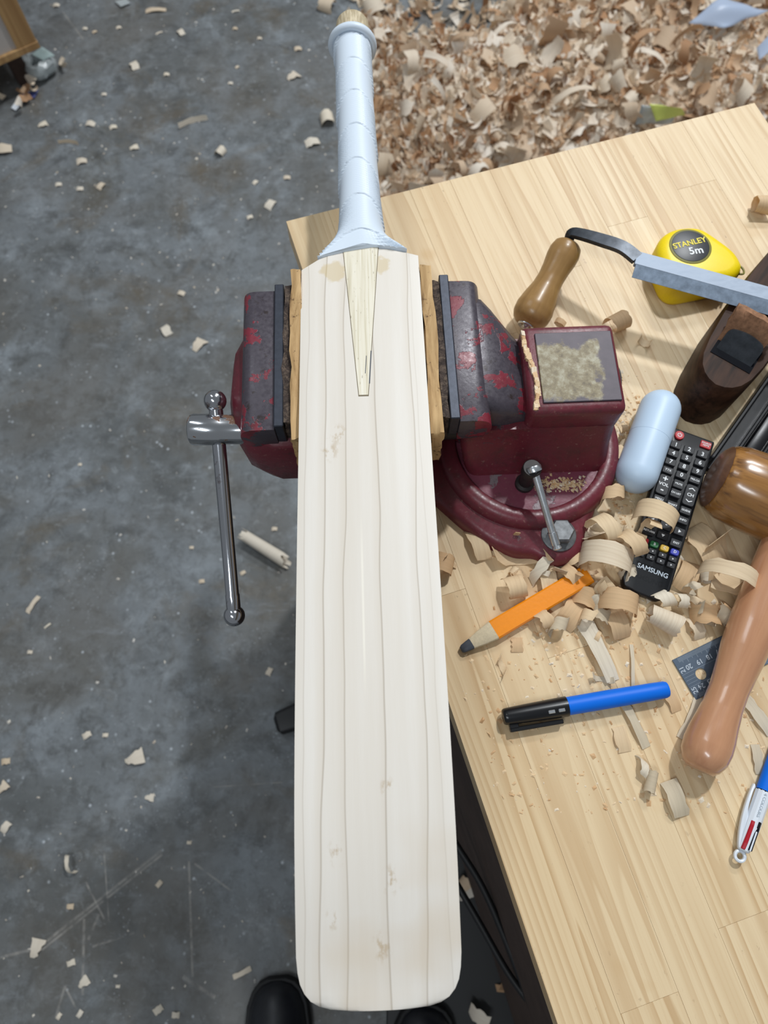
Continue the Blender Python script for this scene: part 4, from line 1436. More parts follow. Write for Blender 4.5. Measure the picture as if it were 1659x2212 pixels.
def curl(w, r0, turn, grow=0.0, helix=0.0, seg=None, rag=0.12, taper=0.0, thick=0.0005, twist=0.0, seed=0):
    """a curled plane shaving: strip of width w along local x, rolled about x"""
    rs = random.Random(seed)
    seg = seg or max(6, int(abs(turn) / 0.28))
    nx = 3
    mid, nor = [], []
    y = z = 0.0
    th = -turn / 2
    pts = []
    for i in range(seg + 1):
        f = i / seg
        rr_ = r0 * (1 + grow * f)
        pts.append((y, z, th, f))
        ds = rr_ * turn / seg
        th2 = th + turn / seg
        tm = (th + th2) / 2
        y += ds * math.cos(tm)
        z += ds * math.sin(tm)
        th = th2
    V, F = [], []
    for (yy, zz, tt, f) in pts:
        ww = w * (1 - taper * f)
        l = -ww / 2 + rs.uniform(-rag, rag) * w * 0.3
        r = ww / 2 + rs.uniform(-rag, rag) * w * 0.3
        n = (-math.sin(tt), math.cos(tt))
        for s in (0.5, -0.5):
            for k in range(nx):
                u = l + (r - l) * k / (nx - 1)
                tw = twist * u * (f - 0.5)
                V.append((u + helix * f, yy + n[0] * thick * s + tw * 0.3, zz + n[1] * thick * s + tw))
    q = nx * 2
    for i in range(seg):
        for k in range(nx - 1):
            a, c = i * q + k, (i + 1) * q + k
            F.append((a, a + 1, c + 1, c))
            F.append((a + nx, c + nx, c + nx + 1, a + nx + 1))
        for k in (0, nx - 1):
            a, c = i * q + k, (i + 1) * q + k
            F.append((a, c, c + nx, a + nx) if k == 0 else (a, a + nx, c + nx, c))
    for i in (0, seg):
        a = i * q
        for k in range(nx - 1):
            F.append((a + k, a + k + 1, a + nx + k + 1, a + nx + k))
    return V, F


def shaving_mesh(name, mat, **k):
    V, F = curl(**k)
    me = bpy.data.meshes.new(name)
    v = np.array(V)
    v -= (v.max(0) + v.min(0)) / 2
    me.from_pydata([tuple(p) for p in v], [], F)
    me.shade_smooth()
    me.set_sharp_from_angle(angle=R(60))
    me.materials.append(M[mat])
    return me


def settle(o, zsurf):
    """drop an object so that its lowest vertex rests on zsurf"""
    m = o.rotation_euler.to_matrix() @ Matrix.Diagonal(o.scale)
    n = len(o.data.vertices)
    co = np.empty(n * 3)
    o.data.vertices.foreach_get('co', co)
    z = co.reshape(-1, 3) @ np.array(m)[2]
    o.location.z = zsurf - z.min()


def place(name, me, px, py, zs, rot, scale, label, cat, group, lift=0.0):
    o = new_obj(name, me)
    o.rotation_euler = rot
    o.scale = (scale,) * 3
    p = P(px, py, zs + lift + 0.004)
    o.location = (p.x, p.y, zs)
    settle(o, zs + lift)
    tag(o, label, cat, group)
    return o


# on the bench: (px, py, width, radius, turn, grow, helix, yaw deg, pitch deg, lift, material, label)
BENCH = [
    (1262, 1120, 0.034, 0.022, 2.6, 0.1, 0.0, 25, 0, 0.0, 'shaving', 'broad cupped shaving beside the vise bolt'),
    (1317, 1075, 0.013, 0.010, 5.0, 0.2, 0.010, 80, 20, 0.004, 'shaving', 'upright narrow curl left of the white case'),
    (1300, 1150, 0.016, 0.013, 4.2, 0.3, 0.012, 20, 10, 0.012, 'shaving', 'short curl lying in the middle of the shavings left of the remote'),
    (1413, 1120, 0.018, 0.0185, 3.5, 0.1, 0.004, 62, 0, 0.018, 'shaving', 'looped shaving arching over the middle of the remote control'),
    (1388, 1155, 0.011, 0.011, 5.4, 0.3, 0.008, -25, 10, 0.016, 'shaving', 'thin curl at the left edge of the remote control'),
    (1306, 1212, 0.022, 0.022, 3.4, 0.2, 0.004, 72, 0, 0.006, 'shaving', 'wide flat loop left of the remote lower end'),
    (1352, 1180, 0.015, 0.012, 4.0, 0.2, 0.008, 30, 0, 0.014, 'shaving', 'curl lying over the lower left corner of the remote'),
    (1330, 1305, 0.020, 0.018, 3.5, 0.1, 0.0, 78, 0, 0.0, 'shaving', 'hooped shaving standing below the remote control'),
    (1330, 1345, 0.018, 0.016, 2.2, 0.1, 0.0, 20, 0, 0.0, 'shaving', 'tan shaving under the hooped one'),
    (1428, 1343, 0.028, 0.0085, 5.6, 0.15, 0.0, -27, 0, 0.0, 'shaving', 'tightly rolled shaving right of the hooped one'),
    (1425, 1298, 0.014, 0.0070, 4.5, 0.2, 0.010, 20, 0, 0.0, 'shaving_dark', 'small whitish curl at the remote lower right corner'),
    (1235, 1325, 0.020, 0.020, 1.5, 0.1, 0.0, -38, 0, 0.0, 'shaving', 'pinkish flat shaving touching the pencil'),
    (1268, 1292, 0.018, 0.012, 2.4, 0.2, 0.004, 60, 0, 0.0, 'shaving', 'cupped shaving near the pencil end'),
    (1205, 1352, 0.012, 0.0065, 5.6, 0.2, 0.014, 68, 0, 0.0, 'shaving_dark', 'small striped roll below the pencil'),
    (1180, 1340, 0.010, 0.02, 1.0, 0, 0.0, 25, 0, 0.0, 'shaving', 'ragged scrap pressed against the pencil'),
    (1110, 1273, 0.017, 0.0095, 4.0, 0.2, 0.004, 12, 0, 0.0, 'shaving', 'short folded curl above the pencil'),
    (1122, 1205, 0.014, 0.018, 2.6, 0.5, 0.026, -62, 0, 0.0, 'shaving', 'long drawn out curl below the vise base'),
    (1172, 1220, 0.011, 0.014, 2.6, 0.5, 0.022, -68, 0, 0.0, 'shaving_dark', 'whitish twisted curl beside the vise lug'),
    (1032, 1175, 0.016, 0.020, 1.7, 0.2, 0.004, 15, 0, 0.0, 'shaving', 'pale open chip below the vise base near the bat'),
    (957, 1222, 0.018, 0.010, 3.2, 0.2, 0.0, 75, 0, 0.0, 'shaving', 'shaving half hidden by the bat edge'),
    (1185, 1255, 0.016, 0.02, 1.4, 0.2, 0.0, 10, 0, 0.0, 'shaving', 'tan flat piece behind the pencil'),
    (1240, 1205, 0.014, 0.010, 3.0, 0.2, 0.0, 100, 0, 0.0, 'shaving', 'brown curl between vise lug and pencil end'),
    (1225, 1240, 0.012, 0.010, 2.6, 0.2, 0.0, 40, 0, 0.0, 'shaving', 'small tan curl just behind the pencil end'),
    (1520, 1195, 0.024, 0.030, 2.0, 0.1, 0.0, 20, 0, 0.0, 'shaving', 'broad pinkish shaving between remote and mallet head'),
    (1560, 1215, 0.026, 0.022, 2.8, 0.1, 0.006, 35, 15, 0.006, 'shaving', 'large curved shaving left of the mallet neck'),
    (1545, 1262, 0.013, 0.024, 5.2, 0.15, 0.004, 65, 35, 0.0, 'shaving', 'wide looping ribbon of shaving beside the mallet handle'),
    (1482, 1245, 0.018, 0.018, 1.9, 0.1, 0.0, -30, 0, 0.0, 'shaving', 'pale piece against the right side of the remote'),
    (1500, 1305, 0.012, 0.012, 2.2, 0.1, 0.0, 60, 0, 0.0, 'shaving', 'thin tan curl right of the remote lower end'),
    (1522, 1330, 0.012, 0.0085, 4.6, 0.2, 0.006, 70, 0, 0.0, 'shaving_dark', 'small ragged curl with dark edges above the rule'),
    (1505, 1355, 0.012, 0.012, 2.0, 0.1, 0.0, 15, 0, 0.0, 'shaving', 'crumpled tan scrap touching the rule'),
    (1350, 965, 0.010, 0.0060, 4.5, 0.2, 0.014, 55, 0, 0.0, 'shaving_dark', 'pale small roll between vise and white case'),
    (1330, 705, 0.020, 0.0085, 5.0, 0.2, 0.006, 27, 0, 0.0, 'shaving', 'rolled shaving behind the anvil of the vise'),
    (1393, 737, 0.009, 0.006, 3.4, 0.2, 0.0, 60, 0, 0.0, 'shaving', 'tiny curl in the drawknife shadow'),
    (1212, 693, 0.006, 0.006, 2.2, 0.2, 0.0, 60, 0, 0.0, 'shaving', 'tiny brown chip beside the drawknife handle'),
    (1645, 452, 0.022, 0.0085, 5.2, 0.2, 0.0, 0, 0, 0.0, 'shaving', 'brown rolled shaving at the far right of the bench'),
    (1165, 722, 0.012, 0.014, 1.6, 0.2, 0.0, 50, 0, 0.0, 'shaving', 'pale chip under the end of the drawknife handle'),
    (1085, 1437, 0.007, 0.005, 3.4, 0.1, 0.012, 62, 0, 0.0, 'shaving', 'small pinkish roll in front of the pencil tip'),
    (1118, 1392, 0.010, 0.016, 0.8, 0.1, 0.0, 0, 0, 0.0, 'shaving', 'tiny tan square chip in front of the pencil'),
    (1290, 1400, 0.014, 0.10, 0.62, 0.1, 0.0, -68 + 90, 0, 0.0, 'shaving_dark', 'long pale sliver reaching towards the marker pen'),
    (1368, 1555, 0.008, 0.08, 0.62, 0.1, 0.0, -66 + 90, 0, 0.0, 'shaving_dark', 'long thin sliver in front of the marker pen'),
    (1368, 1440, 0.003, 0.08, 0.50, 0.1, 0.0, -95 + 90, 0, 0.0, 'shaving_dark', 'very thin grey splinter behind the marker pen'),
    (1345, 1597, 0.012, 0.03, 0.7, 0.1, 0.0, 10, 0, 0.0, 'shaving', 'flat chip left of the long thin sliver'),
    (1388, 1655, 0.0075, 0.006, 3.0, 0.1, 0.010, -60 + 20, 0, 0.0, 'shaving_dark', 'small curl leaning on the little tube shaped shaving'),
    (1403, 1688, 0.018, 0.0042, 5.6, 0.1, 0.0, 70, 0, 0.0, 'shaving_dark', 'little tube shaped shaving in the open bench area'),
    (1460, 1725, 0.014, 0.022, 1.4, 0.1, 0.0, 15, 0, 0.0, 'shaving_dark', 'fan shaped pale chip left of the mallet handle end'),
    (1495, 1550, 0.009, 0.09, 0.45, 0.1, 0.0, -30, 0, 0.0, 'shaving_dark', 'pale strip of wood under the mallet handle'),
    (1640, 1545, 0.010, 0.06, 0.6, 0.1, 0.0, 30, 0, 0.0, 'shaving_dark', 'grey wood splinter right of the mallet handle'),
    (1640, 1640, 0.008, 0.04, 0.6, 0.1, 0.0, 0, 0, 0.0, 'shaving_dark', 'thin whitish splinter near the pen'),
    (1455, 1515, 0.010, 0.02, 0.9, 0.1, 0.0, 20, 0, 0.0, 'shaving', 'pinkish scrap at the end of the marker pen'),
]
for i, (px, py, w, r_, tn, gr, hx_, yw, pt, lf, mt, lb_) in enumerate(BENCH):
    me = shaving_mesh('shaving', mt, w=w, r0=r_, turn=tn, grow=gr, helix=hx_, rag=(0.14 if w > 0.015 else 0.3), twist=(0.5 if w > 0.012 else 0.1), seed=i + 3)
    # roll so that the strip opens to a side rather than always upward
    roll = {0: 0, 1: 180, 2: 150, 3: 200}[i % 4] if tn > 2.4 else 180
    if 'loop' in lb_ or 'hoop' in lb_:
        roll = 180
    place('wood_shaving', me, px, py, TABLE, (R(roll + pt), 0, R(yw)), 1.0, lb_, 'wood shaving', 'shavings on the workbench', lf)

smalls = []
for i in range(10):
    kw = [dict(w=0.009, r0=0.006, turn=4.4, grow=0.3, helix=0.004), dict(w=0.012, r0=0.014, turn=1.7), dict(w=0.006, r0=0.010, turn=2.6, helix=0.006), dict(w=0.014, r0=0.010, turn=2.8, grow=0.3), dict(w=0.004, r0=0.02, turn=1.2)][i % 5]
    smalls.append(shaving_mesh('small_shaving', ('shaving', 'shaving', 'shaving_dark')[i % 3], rag=0.5, seed=300 + i, twist=0.5, **kw))
rs = np.random.default_rng(77)
spots = [('wedged among the large curls left of the remote', 1275, 1170, 38, 50, 9), ('between pencil and remote lower end', 1300, 1290, 60, 40, 11), ('between vise base and pencil', 1130, 1235, 60, 30, 6), ('between remote and mallet handle', 1520, 1265, 35, 45, 9),
         ('between vise and white case', 1335, 1010, 12, 50, 5), ('on the open bench near the marker pen', 1300, 1440, 150, 70, 5)]
for where, mx, my, sx_, sy_, nn in spots:
    for k in range(nn):
        px, py = rs.normal(mx, sx_), rs.normal(my, sy_)
        px = min(1640, px)
        if px > 1440 and py > 1350:
            continue
        q = P(px, py, TABLE)
        if (q - C0).dot(Vector((math.cos(ANG), math.sin(ANG), 0))) < 0.02:
            continue
        sc = 0.6 + 0.7 * rs.random()
        place('wood_shaving', smalls[int(rs.integers(len(smalls)))], px, py, TABLE, (rs.random() * 6.28, 0, rs.random() * 6.28), sc, 'small loose curl of wood ' + where, 'wood shaving', 'small shavings on the workbench')

# loose sawdust and crumbs


def litter(name, mat, n, sampler, size, seed, flat=0.5):
    r = np.random.default_rng(seed)
    V, F = [], []
    for i in range(n):
        p = sampler(r)
        if p is None:
            continue
        s = size[0] + (size[1] - size[0]) * r.random() ** 2
        th = r.random() * 6.28
        ca_, sa_ = math.cos(th), math.sin(th)
        a, c = s, s * (0.3 + 0.6 * r.random())
        h = s * flat * (0.3 + r.random())
        k = len(V)
        for (x, y, z) in ((-a, -c, 0), (a, -c * 0.7, h * 0.2), (a * 0.8, c, 0), (-a * 0.7, c * 0.8, h * 0.3), (0, 0, h)):
            V.append((p[0] + x * ca_ - y * sa_, p[1] + x * sa_ + y * ca_, p[2] + z))
        F += [(k, k + 1, k + 4), (k + 1, k + 2, k + 4), (k + 2, k + 3, k + 4), (k + 3, k, k + 4)]
    me = bpy.data.meshes.new(name)
    me.from_pydata(V, [], F)
    me.materials.append(M[mat])
    return new_obj(name, me)


def bench_dust(r):
    k = r.random()
    if k < 0.35:
        px, py = r.normal(1345, 22), r.normal(985, 75)
    elif k < 0.62:
        px, py = r.normal(1290, 100), r.normal(1290, 75)
    else:
        px, py = r.uniform(1000, 1655), r.uniform(1330, 1760)
    if px > 1658 or px < 975 or py < 700:
        return None
    p = P(px, py, TABLE)
    if (p - C0).dot(Vector((math.cos(ANG), math.sin(ANG), 0))) < 0.012:
        return None
    if (p.x - 0.125) ** 2 + (p.y - 0.29) ** 2 < 0.100 ** 2:
        return None
    return (p.x, p.y, TABLE)


o = litter('sawdust', 'dust', 1500, bench_dust, (0.0006, 0.0030), 5, 0.5)
tag(o, 'fine sawdust and wood crumbs spread over the workbench top', 'sawdust', None, 'stuff')


def disc_dust(r):
    x, y = r.normal(0.172, 0.018), r.normal(0.2545, 0.004)
    if (x - 0.143) ** 2 + (y - 0.30) ** 2 > 0.069 ** 2:
        return None
    return (x, y, 0.8612)


o = litter('packed_dust', 'dust', 320, disc_dust, (0.0006, 0.0022), 15, 0.7)
o.data.transform(Matrix.Translation((-VX, -VY, -TABLE)))
o.parent = vise
o['kind'] = 'stuff'


def floor_dust(r):
    px, py = r.uniform(0, 800), r.uniform(0, 2212)
    if r.random() < 0.45:
        py = r.uniform(0, 700)
    p = P(px, py, 0)
    return (p.x, p.y, 0.0)


o = litter('floor_crumbs', 'crumb', 480, floor_dust, (0.0010, 0.0042), 6, 0.6)
tag(o, 'tiny pale wood crumbs sprinkled over the concrete floor', 'wood crumbs', None, 'stuff')

# ------------------------------------------------------------------ chips on the floor
GEN = 'small pale wood chip on the bare grey floor'
FLOOR = [
    (337, 24, 45, 's', 5, 'straight pale stick shaving near the top of the floor'), (391, 71, 20, 'c', -50, GEN), (344, 72, 16, 's', 30, GEN), (291, 143, 27, 'c', -60, 'oblong pale chip lying right of the cabinet corner'), (360, 162, 13, 'c', 0, GEN),
    (644, 107, 17, 'c', 10, GEN), (633, 167, 28, 't', 40, 'triangular pale chip left of the bat grip'), (418, 268, 68, 'a', 22, 'long slightly bent sliver in the middle of the upper floor'), (150, 311, 46, 'a', -5, 'thin bowed sliver in the upper left floor'), (290, 320, 19, 't', 20, GEN),
    (177, 350, 24, 'c', 15, GEN), (196, 269, 22, 'c', -10, GEN), (245, 276, 17, 'c', 20, GEN), (93, 271, 21, 't', 30, GEN), (219, 403, 21, 'c', 60, GEN), (173, 409, 16, 'c', 0, GEN), (127, 400, 15, 'c', 10, GEN),
    (477, 331, 27, 'u', -30, 'small hook shaped chip in the upper floor'), (584, 443, 28, 'c', 60, 'square tan chip just left of the bench corner'), (675, 310, 34, 'c', 20, 'white oblong chip beside the middle of the grip'), (8, 326, 40, 'c', 15, 'pale chip cut by the left border in the upper floor'),
    (509, 25, 17, 's', 15, GEN), (184, 63, 11, 'c', 0, GEN), (205, 70, 11, 'c', 30, GEN), (257, 61, 12, 'c', 20, GEN), (561, 84, 11, 'c', 0, GEN), (508, 63, 11, 'c', 0, GEN), (122, 13, 15, 'c', 0, GEN), (513, 146, 10, 'c', 40, GEN), (498, 181, 11, 'c', 0, GEN),
    (706, 18, 44, 'u', 70, 'tan folded shaving at the top left of the bat handle'), (812, 36, 66, 'u', 20, 'big cupped shaving right behind the handle end'), (707, 262, 40, 'u', 10, 'curled tan shaving tucked behind the grip'),
    (392, 634, 17, 'c', -20, GEN), (360, 715, 29, 'c', -55, 'tan oblong chip left of the vise jaw'), (430, 747, 34, 't', 60, 'pale three cornered chip close to the vise screw head'), (72, 1306, 42, 's', 62, 'straight splinter at the left border of the floor'),
    (572, 1188, 118, 'r', -32, 'long rolled shaving on the floor between handle bar and bat'), (593, 1143, 13, 'c', 0, GEN), (414, 1183, 10, 'c', 0, GEN), (173, 1004, 9, 'c', 0, GEN), (525, 1238, 13, 'c', 30, GEN), (436, 1256, 13, 'c', 10, GEN), (103, 1352, 16, 's', 40, GEN),
    (65, 1409, 12, 'c', 0, GEN), (188, 1588, 20, 'c', 30, GEN), (228, 1588, 13, 'c', 0, GEN), (291, 1637, 42, 't', 20, 'large pale triangular chip on the lower floor'), (13, 1645, 20, 'c', 10, GEN), (6, 1702, 26, 't', 50, GEN), (13, 1787, 25, 'c', 60, GEN), (323, 1723, 20, 't', 0, GEN),
    (156, 1865, 52, 'w', -5, 'wavy thin curl on the lower left floor'), (344, 1909, 16, 'c', 50, GEN), (152, 1958, 16, 'c', 0, GEN), (80, 2048, 38, 't', 80, 'tan leaf shaped chip on the long floor scratch'), (154, 2080, 19, 'c', 20, GEN), (181, 2122, 25, 't', 40, 'orange tan chip at the lower left of the floor'),
    (342, 2181, 22, 'c', 40, 'square pale chip near the bottom border'), (380, 2192, 18, 'c', 0, GEN), (173, 2190, 16, 'c', 60, GEN), (523, 2101, 42, 's', 25, 'pale splinter left of the black shoe'), (409, 1820, 11, 'c', 0, GEN), (582, 1451, 18, 'c', 70, 'pale oval chip left of the bat middle'), (255, 2130, 10, 'c', 0, GEN),
    (128, 2195, 14, 'c', 60, GEN), (225, 205, 12, 'c', 0, GEN), (540, 470, 14, 'c', 20, GEN), (552, 395, 14, 'c', 50, GEN), (620, 385, 16, 'c', 0, GEN),
]
def floor_where(px, py, s):
    v = 'by the top border' if py < 130 else 'on the upper floor' if py < 480 else 'left of the vise' if py < 1000 else 'left of the bat middle' if py < 1500 else 'on the lower floor' if py < 1950 else 'near the bottom border'
    h = 'far left, ' if px < 180 else 'mid left, ' if px < 400 else 'nearer the bat, '
    z = 'tiny' if s < 13 else 'small' if s < 19 else 'medium'
    return z + ' pale wood chip ' + h + v


for i, (px, py, s, k, yw, lb_) in enumerate(FLOOR):
    gen = lb_ == GEN
    if gen:
        lb_ = floor_where(px, py, s)
    c = P(px, py, 0.0)
    mpp = (P(px + 10, py, 0) - P(px, py, 0)).length / 10
    Ls = s * mpp
    kw = dict(rag=0.3, seed=100 + i, twist=0.2)
    if k == 's':
        kw.update(w=Ls * 0.24, r0=Ls * 1.6, turn=0.62)
    elif k == 'c':
        kw.update(w=Ls * 0.62, r0=Ls * 0.75, turn=1.3)
    elif k == 't':
        kw.update(w=Ls * 0.9, r0=Ls * 1.0, turn=1.0, taper=0.75)
    elif k == 'a':
        kw.update(w=Ls * 0.16, r0=Ls * 0.9, turn=1.1)
    elif k == 'u':
        kw.update(w=Ls * 0.7, r0=Ls * 0.32, turn=3.3, grow=0.2)
    elif k == 'r':
        kw.update(w=Ls * 0.92, r0=Ls * 0.095, turn=7.5, grow=0.25, helix=Ls * 0.10)
    elif k == 'w':
        kw.update(w=Ls * 0.16, r0=Ls * 0.28, turn=4.4, grow=0.3, helix=Ls * 0.5)
    me = shaving_mesh('shaving', 'shaving_floor', **kw)
    o = new_obj('wood_chip' if gen else 'wood_shaving', me)
    # the strip runs along local y: turn it so that its length points along the yaw
    o.rotation_euler = (R(180), R(90) if k == 'a' else 0, R(yw - 90 if k not in ('r', 'w') else yw))
    if k == 'a':
        o.rotation_euler = (0, R(70), R(yw - 90))
    o.location = (c.x, c.y, 0)
    settle(o, 0.0003)
    tag(o, lb_, 'wood chip' if gen else 'wood shaving', 'loose chips on the floor')

# ------------------------------------------------------------------ heap of shavings behind the bench
HP = [(800, 60), (800, 430), (840, 470), (1659, 420), (1900, 420), (1900, -250), (1350, -250), (1180, -60), (1060, 20), (985, 60), (930, 75), (870, 105), (850, 55), (820, 30)]
HPw = [P(x, y, 0) for x, y in HP]


def inside(x, y):
    c = False
    n = len(HPw)
    for i in range(n):
        a, d = HPw[i], HPw[i - 1]
        if (a.y > y) != (d.y > y) and x < (d.x - a.x) * (y - a.y) / (d.y - a.y) + a.x:
            c = not c
    return c


def edge_dist(x, y):
    best = 9
    p = Vector((x, y))
    for i in range(len(HPw)):
        a, d = HPw[i].xy, HPw[i - 1].xy
        t = max(0, min(1, (p - a).dot(d - a) / max(1e-9, (d - a).length_squared)))
        best = min(best, (p - (a + (d - a) * t)).length)
    return best


def heap_h(x, y):
    e = edge_dist(x, y)
    k = min(1.0, e / 0.28)
    return 0.075 * k * k * (3 - 2 * k) + 0.02 * mnoise.noise(Vector((x * 6, y * 6, 2))) * k


xs = [p.x for p in HPw]
ys = [p.y for p in HPw]
# the mound itself: underlying litter and thousands of strips, one object
V, F = [], []
gx = np.arange(min(xs), max(xs), 0.03)
gy = np.arange(min(ys), max(ys), 0.03)
idx = {}
for i, x in enumerate(gx):
    for j, y in enumerate(gy):
        if inside(x, y) and edge_dist(x, y) > 0.03:
            idx[(i, j)] = len(V)
            V.append((x, y, max(0.001, heap_h(x, y) - 0.014 + 0.006 * mnoise.noise(Vector((x * 40, y * 40, 0))))))
for (i, j) in list(idx):
    q = [(i, j), (i + 1, j), (i + 1, j + 1), (i, j + 1)]
    if all(k in idx for k in q):
        F.append(tuple(idx[k] for k in q))
r = np.random.default_rng(11)


def random_rot(r, tilt=1.0):
    a, b_, c_ = r.random() * 6.283, (r.random() - 0.5) * 2 * tilt, (r.random() - 0.5) * 2 * tilt
    return np.array((Matrix.Rotation(a, 3, 'Z') @ Matrix.Rotation(b_, 3, 'X') @ Matrix.Rotation(c_, 3, 'Y')))


protos = []
for i in range(14):
    kw = [dict(w=0.016, r0=0.014, turn=2.6, grow=0.3), dict(w=0.010, r0=0.012, turn=4.2, grow=0.4, helix=0.012), dict(w=0.022, r0=0.03, turn=1.2), dict(w=0.007, r0=0.03, turn=1.6), dict(w=0.014, r0=0.008, turn=5.0, grow=0.4),
          dict(w=0.026, r0=0.022, turn=1.9, taper=0.5), dict(w=0.005, r0=0.016, turn=3.0)][i % 7]
    kw = dict(kw)
    kw['seg'] = 5
    vv, ff = curl(rag=0.5, seed=40 + i, twist=0.6, **kw)
    vv = np.array(vv)
    vv -= vv.mean(0)
    # single sheet is enough inside the mound: keep the upper layer only
    keep = [k for k in range(len(vv)) if (k % 6) < 3]
    mp = {k: n for n, k in enumerate(keep)}
    ff = [tuple(mp[a] for a in f) for f in ff if all(a in mp for a in f)]
    protos.append((vv[keep], ff))
cnt = 0
while cnt < 6500:
    if cnt < 5200:
        x, y = r.uniform(min(xs), max(xs)), r.uniform(min(ys), min(max(ys), 3.2))
    else:
        # loose fringe along the near left rim
        x, y = r.normal(0.02, 0.10), r.uniform(1.25, 2.2)
    if not inside(x, y):
        if cnt < 5200 or r.random() < 0.8:
            cnt += 0 if r.random() < 0.5 else 0
            if r.random() < 0.97:
                continue
    if x < -0.1:
        continue
    vv, ff = protos[r.integers(len(protos))]
    s = 0.6 + 1.05 * r.random() ** 1.5
    h = heap_h(x, y) if inside(x, y) else 0.0
    q = (vv * s) @ random_rot(r, 0.8).T
    z = max(h * (0.75 + 0.45 * r.random()), 0.0)
    q = q + np.array([x, y, z])
    lo = q[:, 2].min()
    if lo < 0.001:
        q[:, 2] += 0.001 - lo
    k = len(V)
    V += [tuple(p) for p in q]
    F += [tuple(a + k for a in f) for f in ff]
    cnt += 1
me = bpy.data.meshes.new('shavings_heap')
me.from_pydata(V, [], F)
me.materials.append(M['shaving_stuff'])
hp_o = new_obj('shavings_heap', me)
tag(hp_o, 'deep heap of tan and cream wood shavings behind the workbench', 'wood shavings', None, 'stuff')

# the larger curls on the surface of the heap, each a thing
big = []
for i in range(12):
    kw = [dict(w=0.030, r0=0.022, turn=2.6, grow=0.3), dict(w=0.020, r0=0.016, turn=4.4, grow=0.4, helix=0.012), dict(w=0.034, r0=0.05, turn=1.1), dict(w=0.012, r0=0.05, turn=1.7), dict(w=0.022, r0=0.010, turn=5.4, grow=0.3), dict(w=0.040, r0=0.030, turn=1.8, taper=0.6)][i % 6]
    big.append(shaving_mesh('heap_shaving', 'shaving_heap', rag=0.45, seed=70 + i, twist=0.7, **kw))
KIND = ['broad cupped', 'spiral', 'wide flat', 'narrow ribbon', 'tightly rolled', 'tapering']


def heap_where(px, py):
    if px < 900:
        return 'at the rim of the heap beside the bat grip'
    if py > 455 - (px - 700) * 0.25 - 40:
        return 'at the near rim of the heap along the bench end'
    if py < 70:
        return 'near the plastic sheet at the back of the heap' if px > 1420 else 'on the far slope of the heap by the top border'
    if px > 1480:
        return 'on the right side of the heap below the plastic sheet'
    if px < 1150:
        return 'on the left part of the heap behind the bench'
    return 'in the middle of the heap behind the bench'


made = 0
r = np.random.default_rng(21)
while made < 165:
    px, py = r.uniform(800, 1680), r.uniform(-10, 440)
    p = P(px, py, 0.05)
    if not inside(p.x, p.y):
        continue
    h = heap_h(p.x, p.y)
    if py > 470 - (px - 620) * 0.25 + 30:
        continue
    bi = int(r.integers(len(big)))
    o = new_obj('wood_shaving', big[bi])
    s = 0.75 + 0.95 * r.random()
    o.scale = (s, s, s)
    o.rotation_euler = (r.random() * 6.28, (r.random() - 0.5) * 1.2, r.random() * 6.28)
    o.location = (p.x, p.y, 0)
    settle(o, max(0.001, h - 0.012))
    tag(o, KIND[bi % 6] + ' shaving ' + heap_where(px, py), 'wood shaving', 'curls on the shavings heap')
    made += 1

# shavings lying under the bench in the dark
r = np.random.default_rng(31)
for i in range(12):
    px, py = r.uniform(1000, 1190), r.uniform(1700, 2200)
    p = P(px, py, 0.02)
    o = new_obj('wood_shaving', big[r.integers(len(big))])
    s = 0.6 + 0.6 * r.random()
    o.scale = (s, s, s)
    o.rotation_euler = (r.random() * 6.28, (r.random() - 0.5), r.random() * 6.28)
    o.location = (p.x, p.y, 0)
    settle(o, 0.009)
    tag(o, 'shaving lying in the dark on the floor under the bench edge', 'wood shaving', 'shavings in the dark under the bench')

# ------------------------------------------------------------------ plastic scraps in the heap


def sheet(name, corners, mat, label, cat, n=10, amp=0.012, seed=0.0, th=0.0006, sag=0.0):
    """crumpled sheet spanned between four points"""
    a, b_, c_, d_ = [Vector(p) for p in corners]
    cen = (a + b_ + c_ + d_) / 4
    V, F = [], []
    for layer in (0, 1):
        for i in range(n + 1):
            for j in range(n + 1):
                u, v = i / n, j / n
                p = (a * (1 - u) + b_ * u) * (1 - v) + (d_ * (1 - u) + c_ * u) * v
                q = p * 16 + Vector((seed, seed, 0))
                p = p + Vector((0.4 * mnoise.noise(q + Vector((5, 0, 0))), 0.4 * mnoise.noise(q + Vector((0, 5, 0))), mnoise.noise(q))) * amp
                p.z += sag * math.sin(math.pi * u) * math.sin(math.pi * v) + (th if layer else 0)
                V.append(tuple(p - cen))
    m = (n + 1) * (n + 1)
    for i in range(n):
        for j in range(n):
            k = i * (n + 1) + j
            F.append((k, k + 1, k + n + 2, k + n + 1))
            F.append((m + k, m + k + n + 1, m + k + n + 2, m + k + 1))
    rim = [i * (n + 1) for i in range(n + 1)] + [n * (n + 1) + j for j in range(1, n + 1)] + [i * (n + 1) + n for i in range(n - 1, -1, -1)] + [j for j in range(n - 1, 0, -1)]
    for k, kk in zip(rim, rim[1:] + rim[:1]):
        F.append((k, kk, m + kk, m + k))
    me = bpy.data.meshes.new(name)
    me.from_pydata(V, [], F)
    me.shade_smooth()
    me.materials.append(M[mat])
    o = new_obj(name, me)
    o.location = cen
    tag(o, label, cat)
    return o


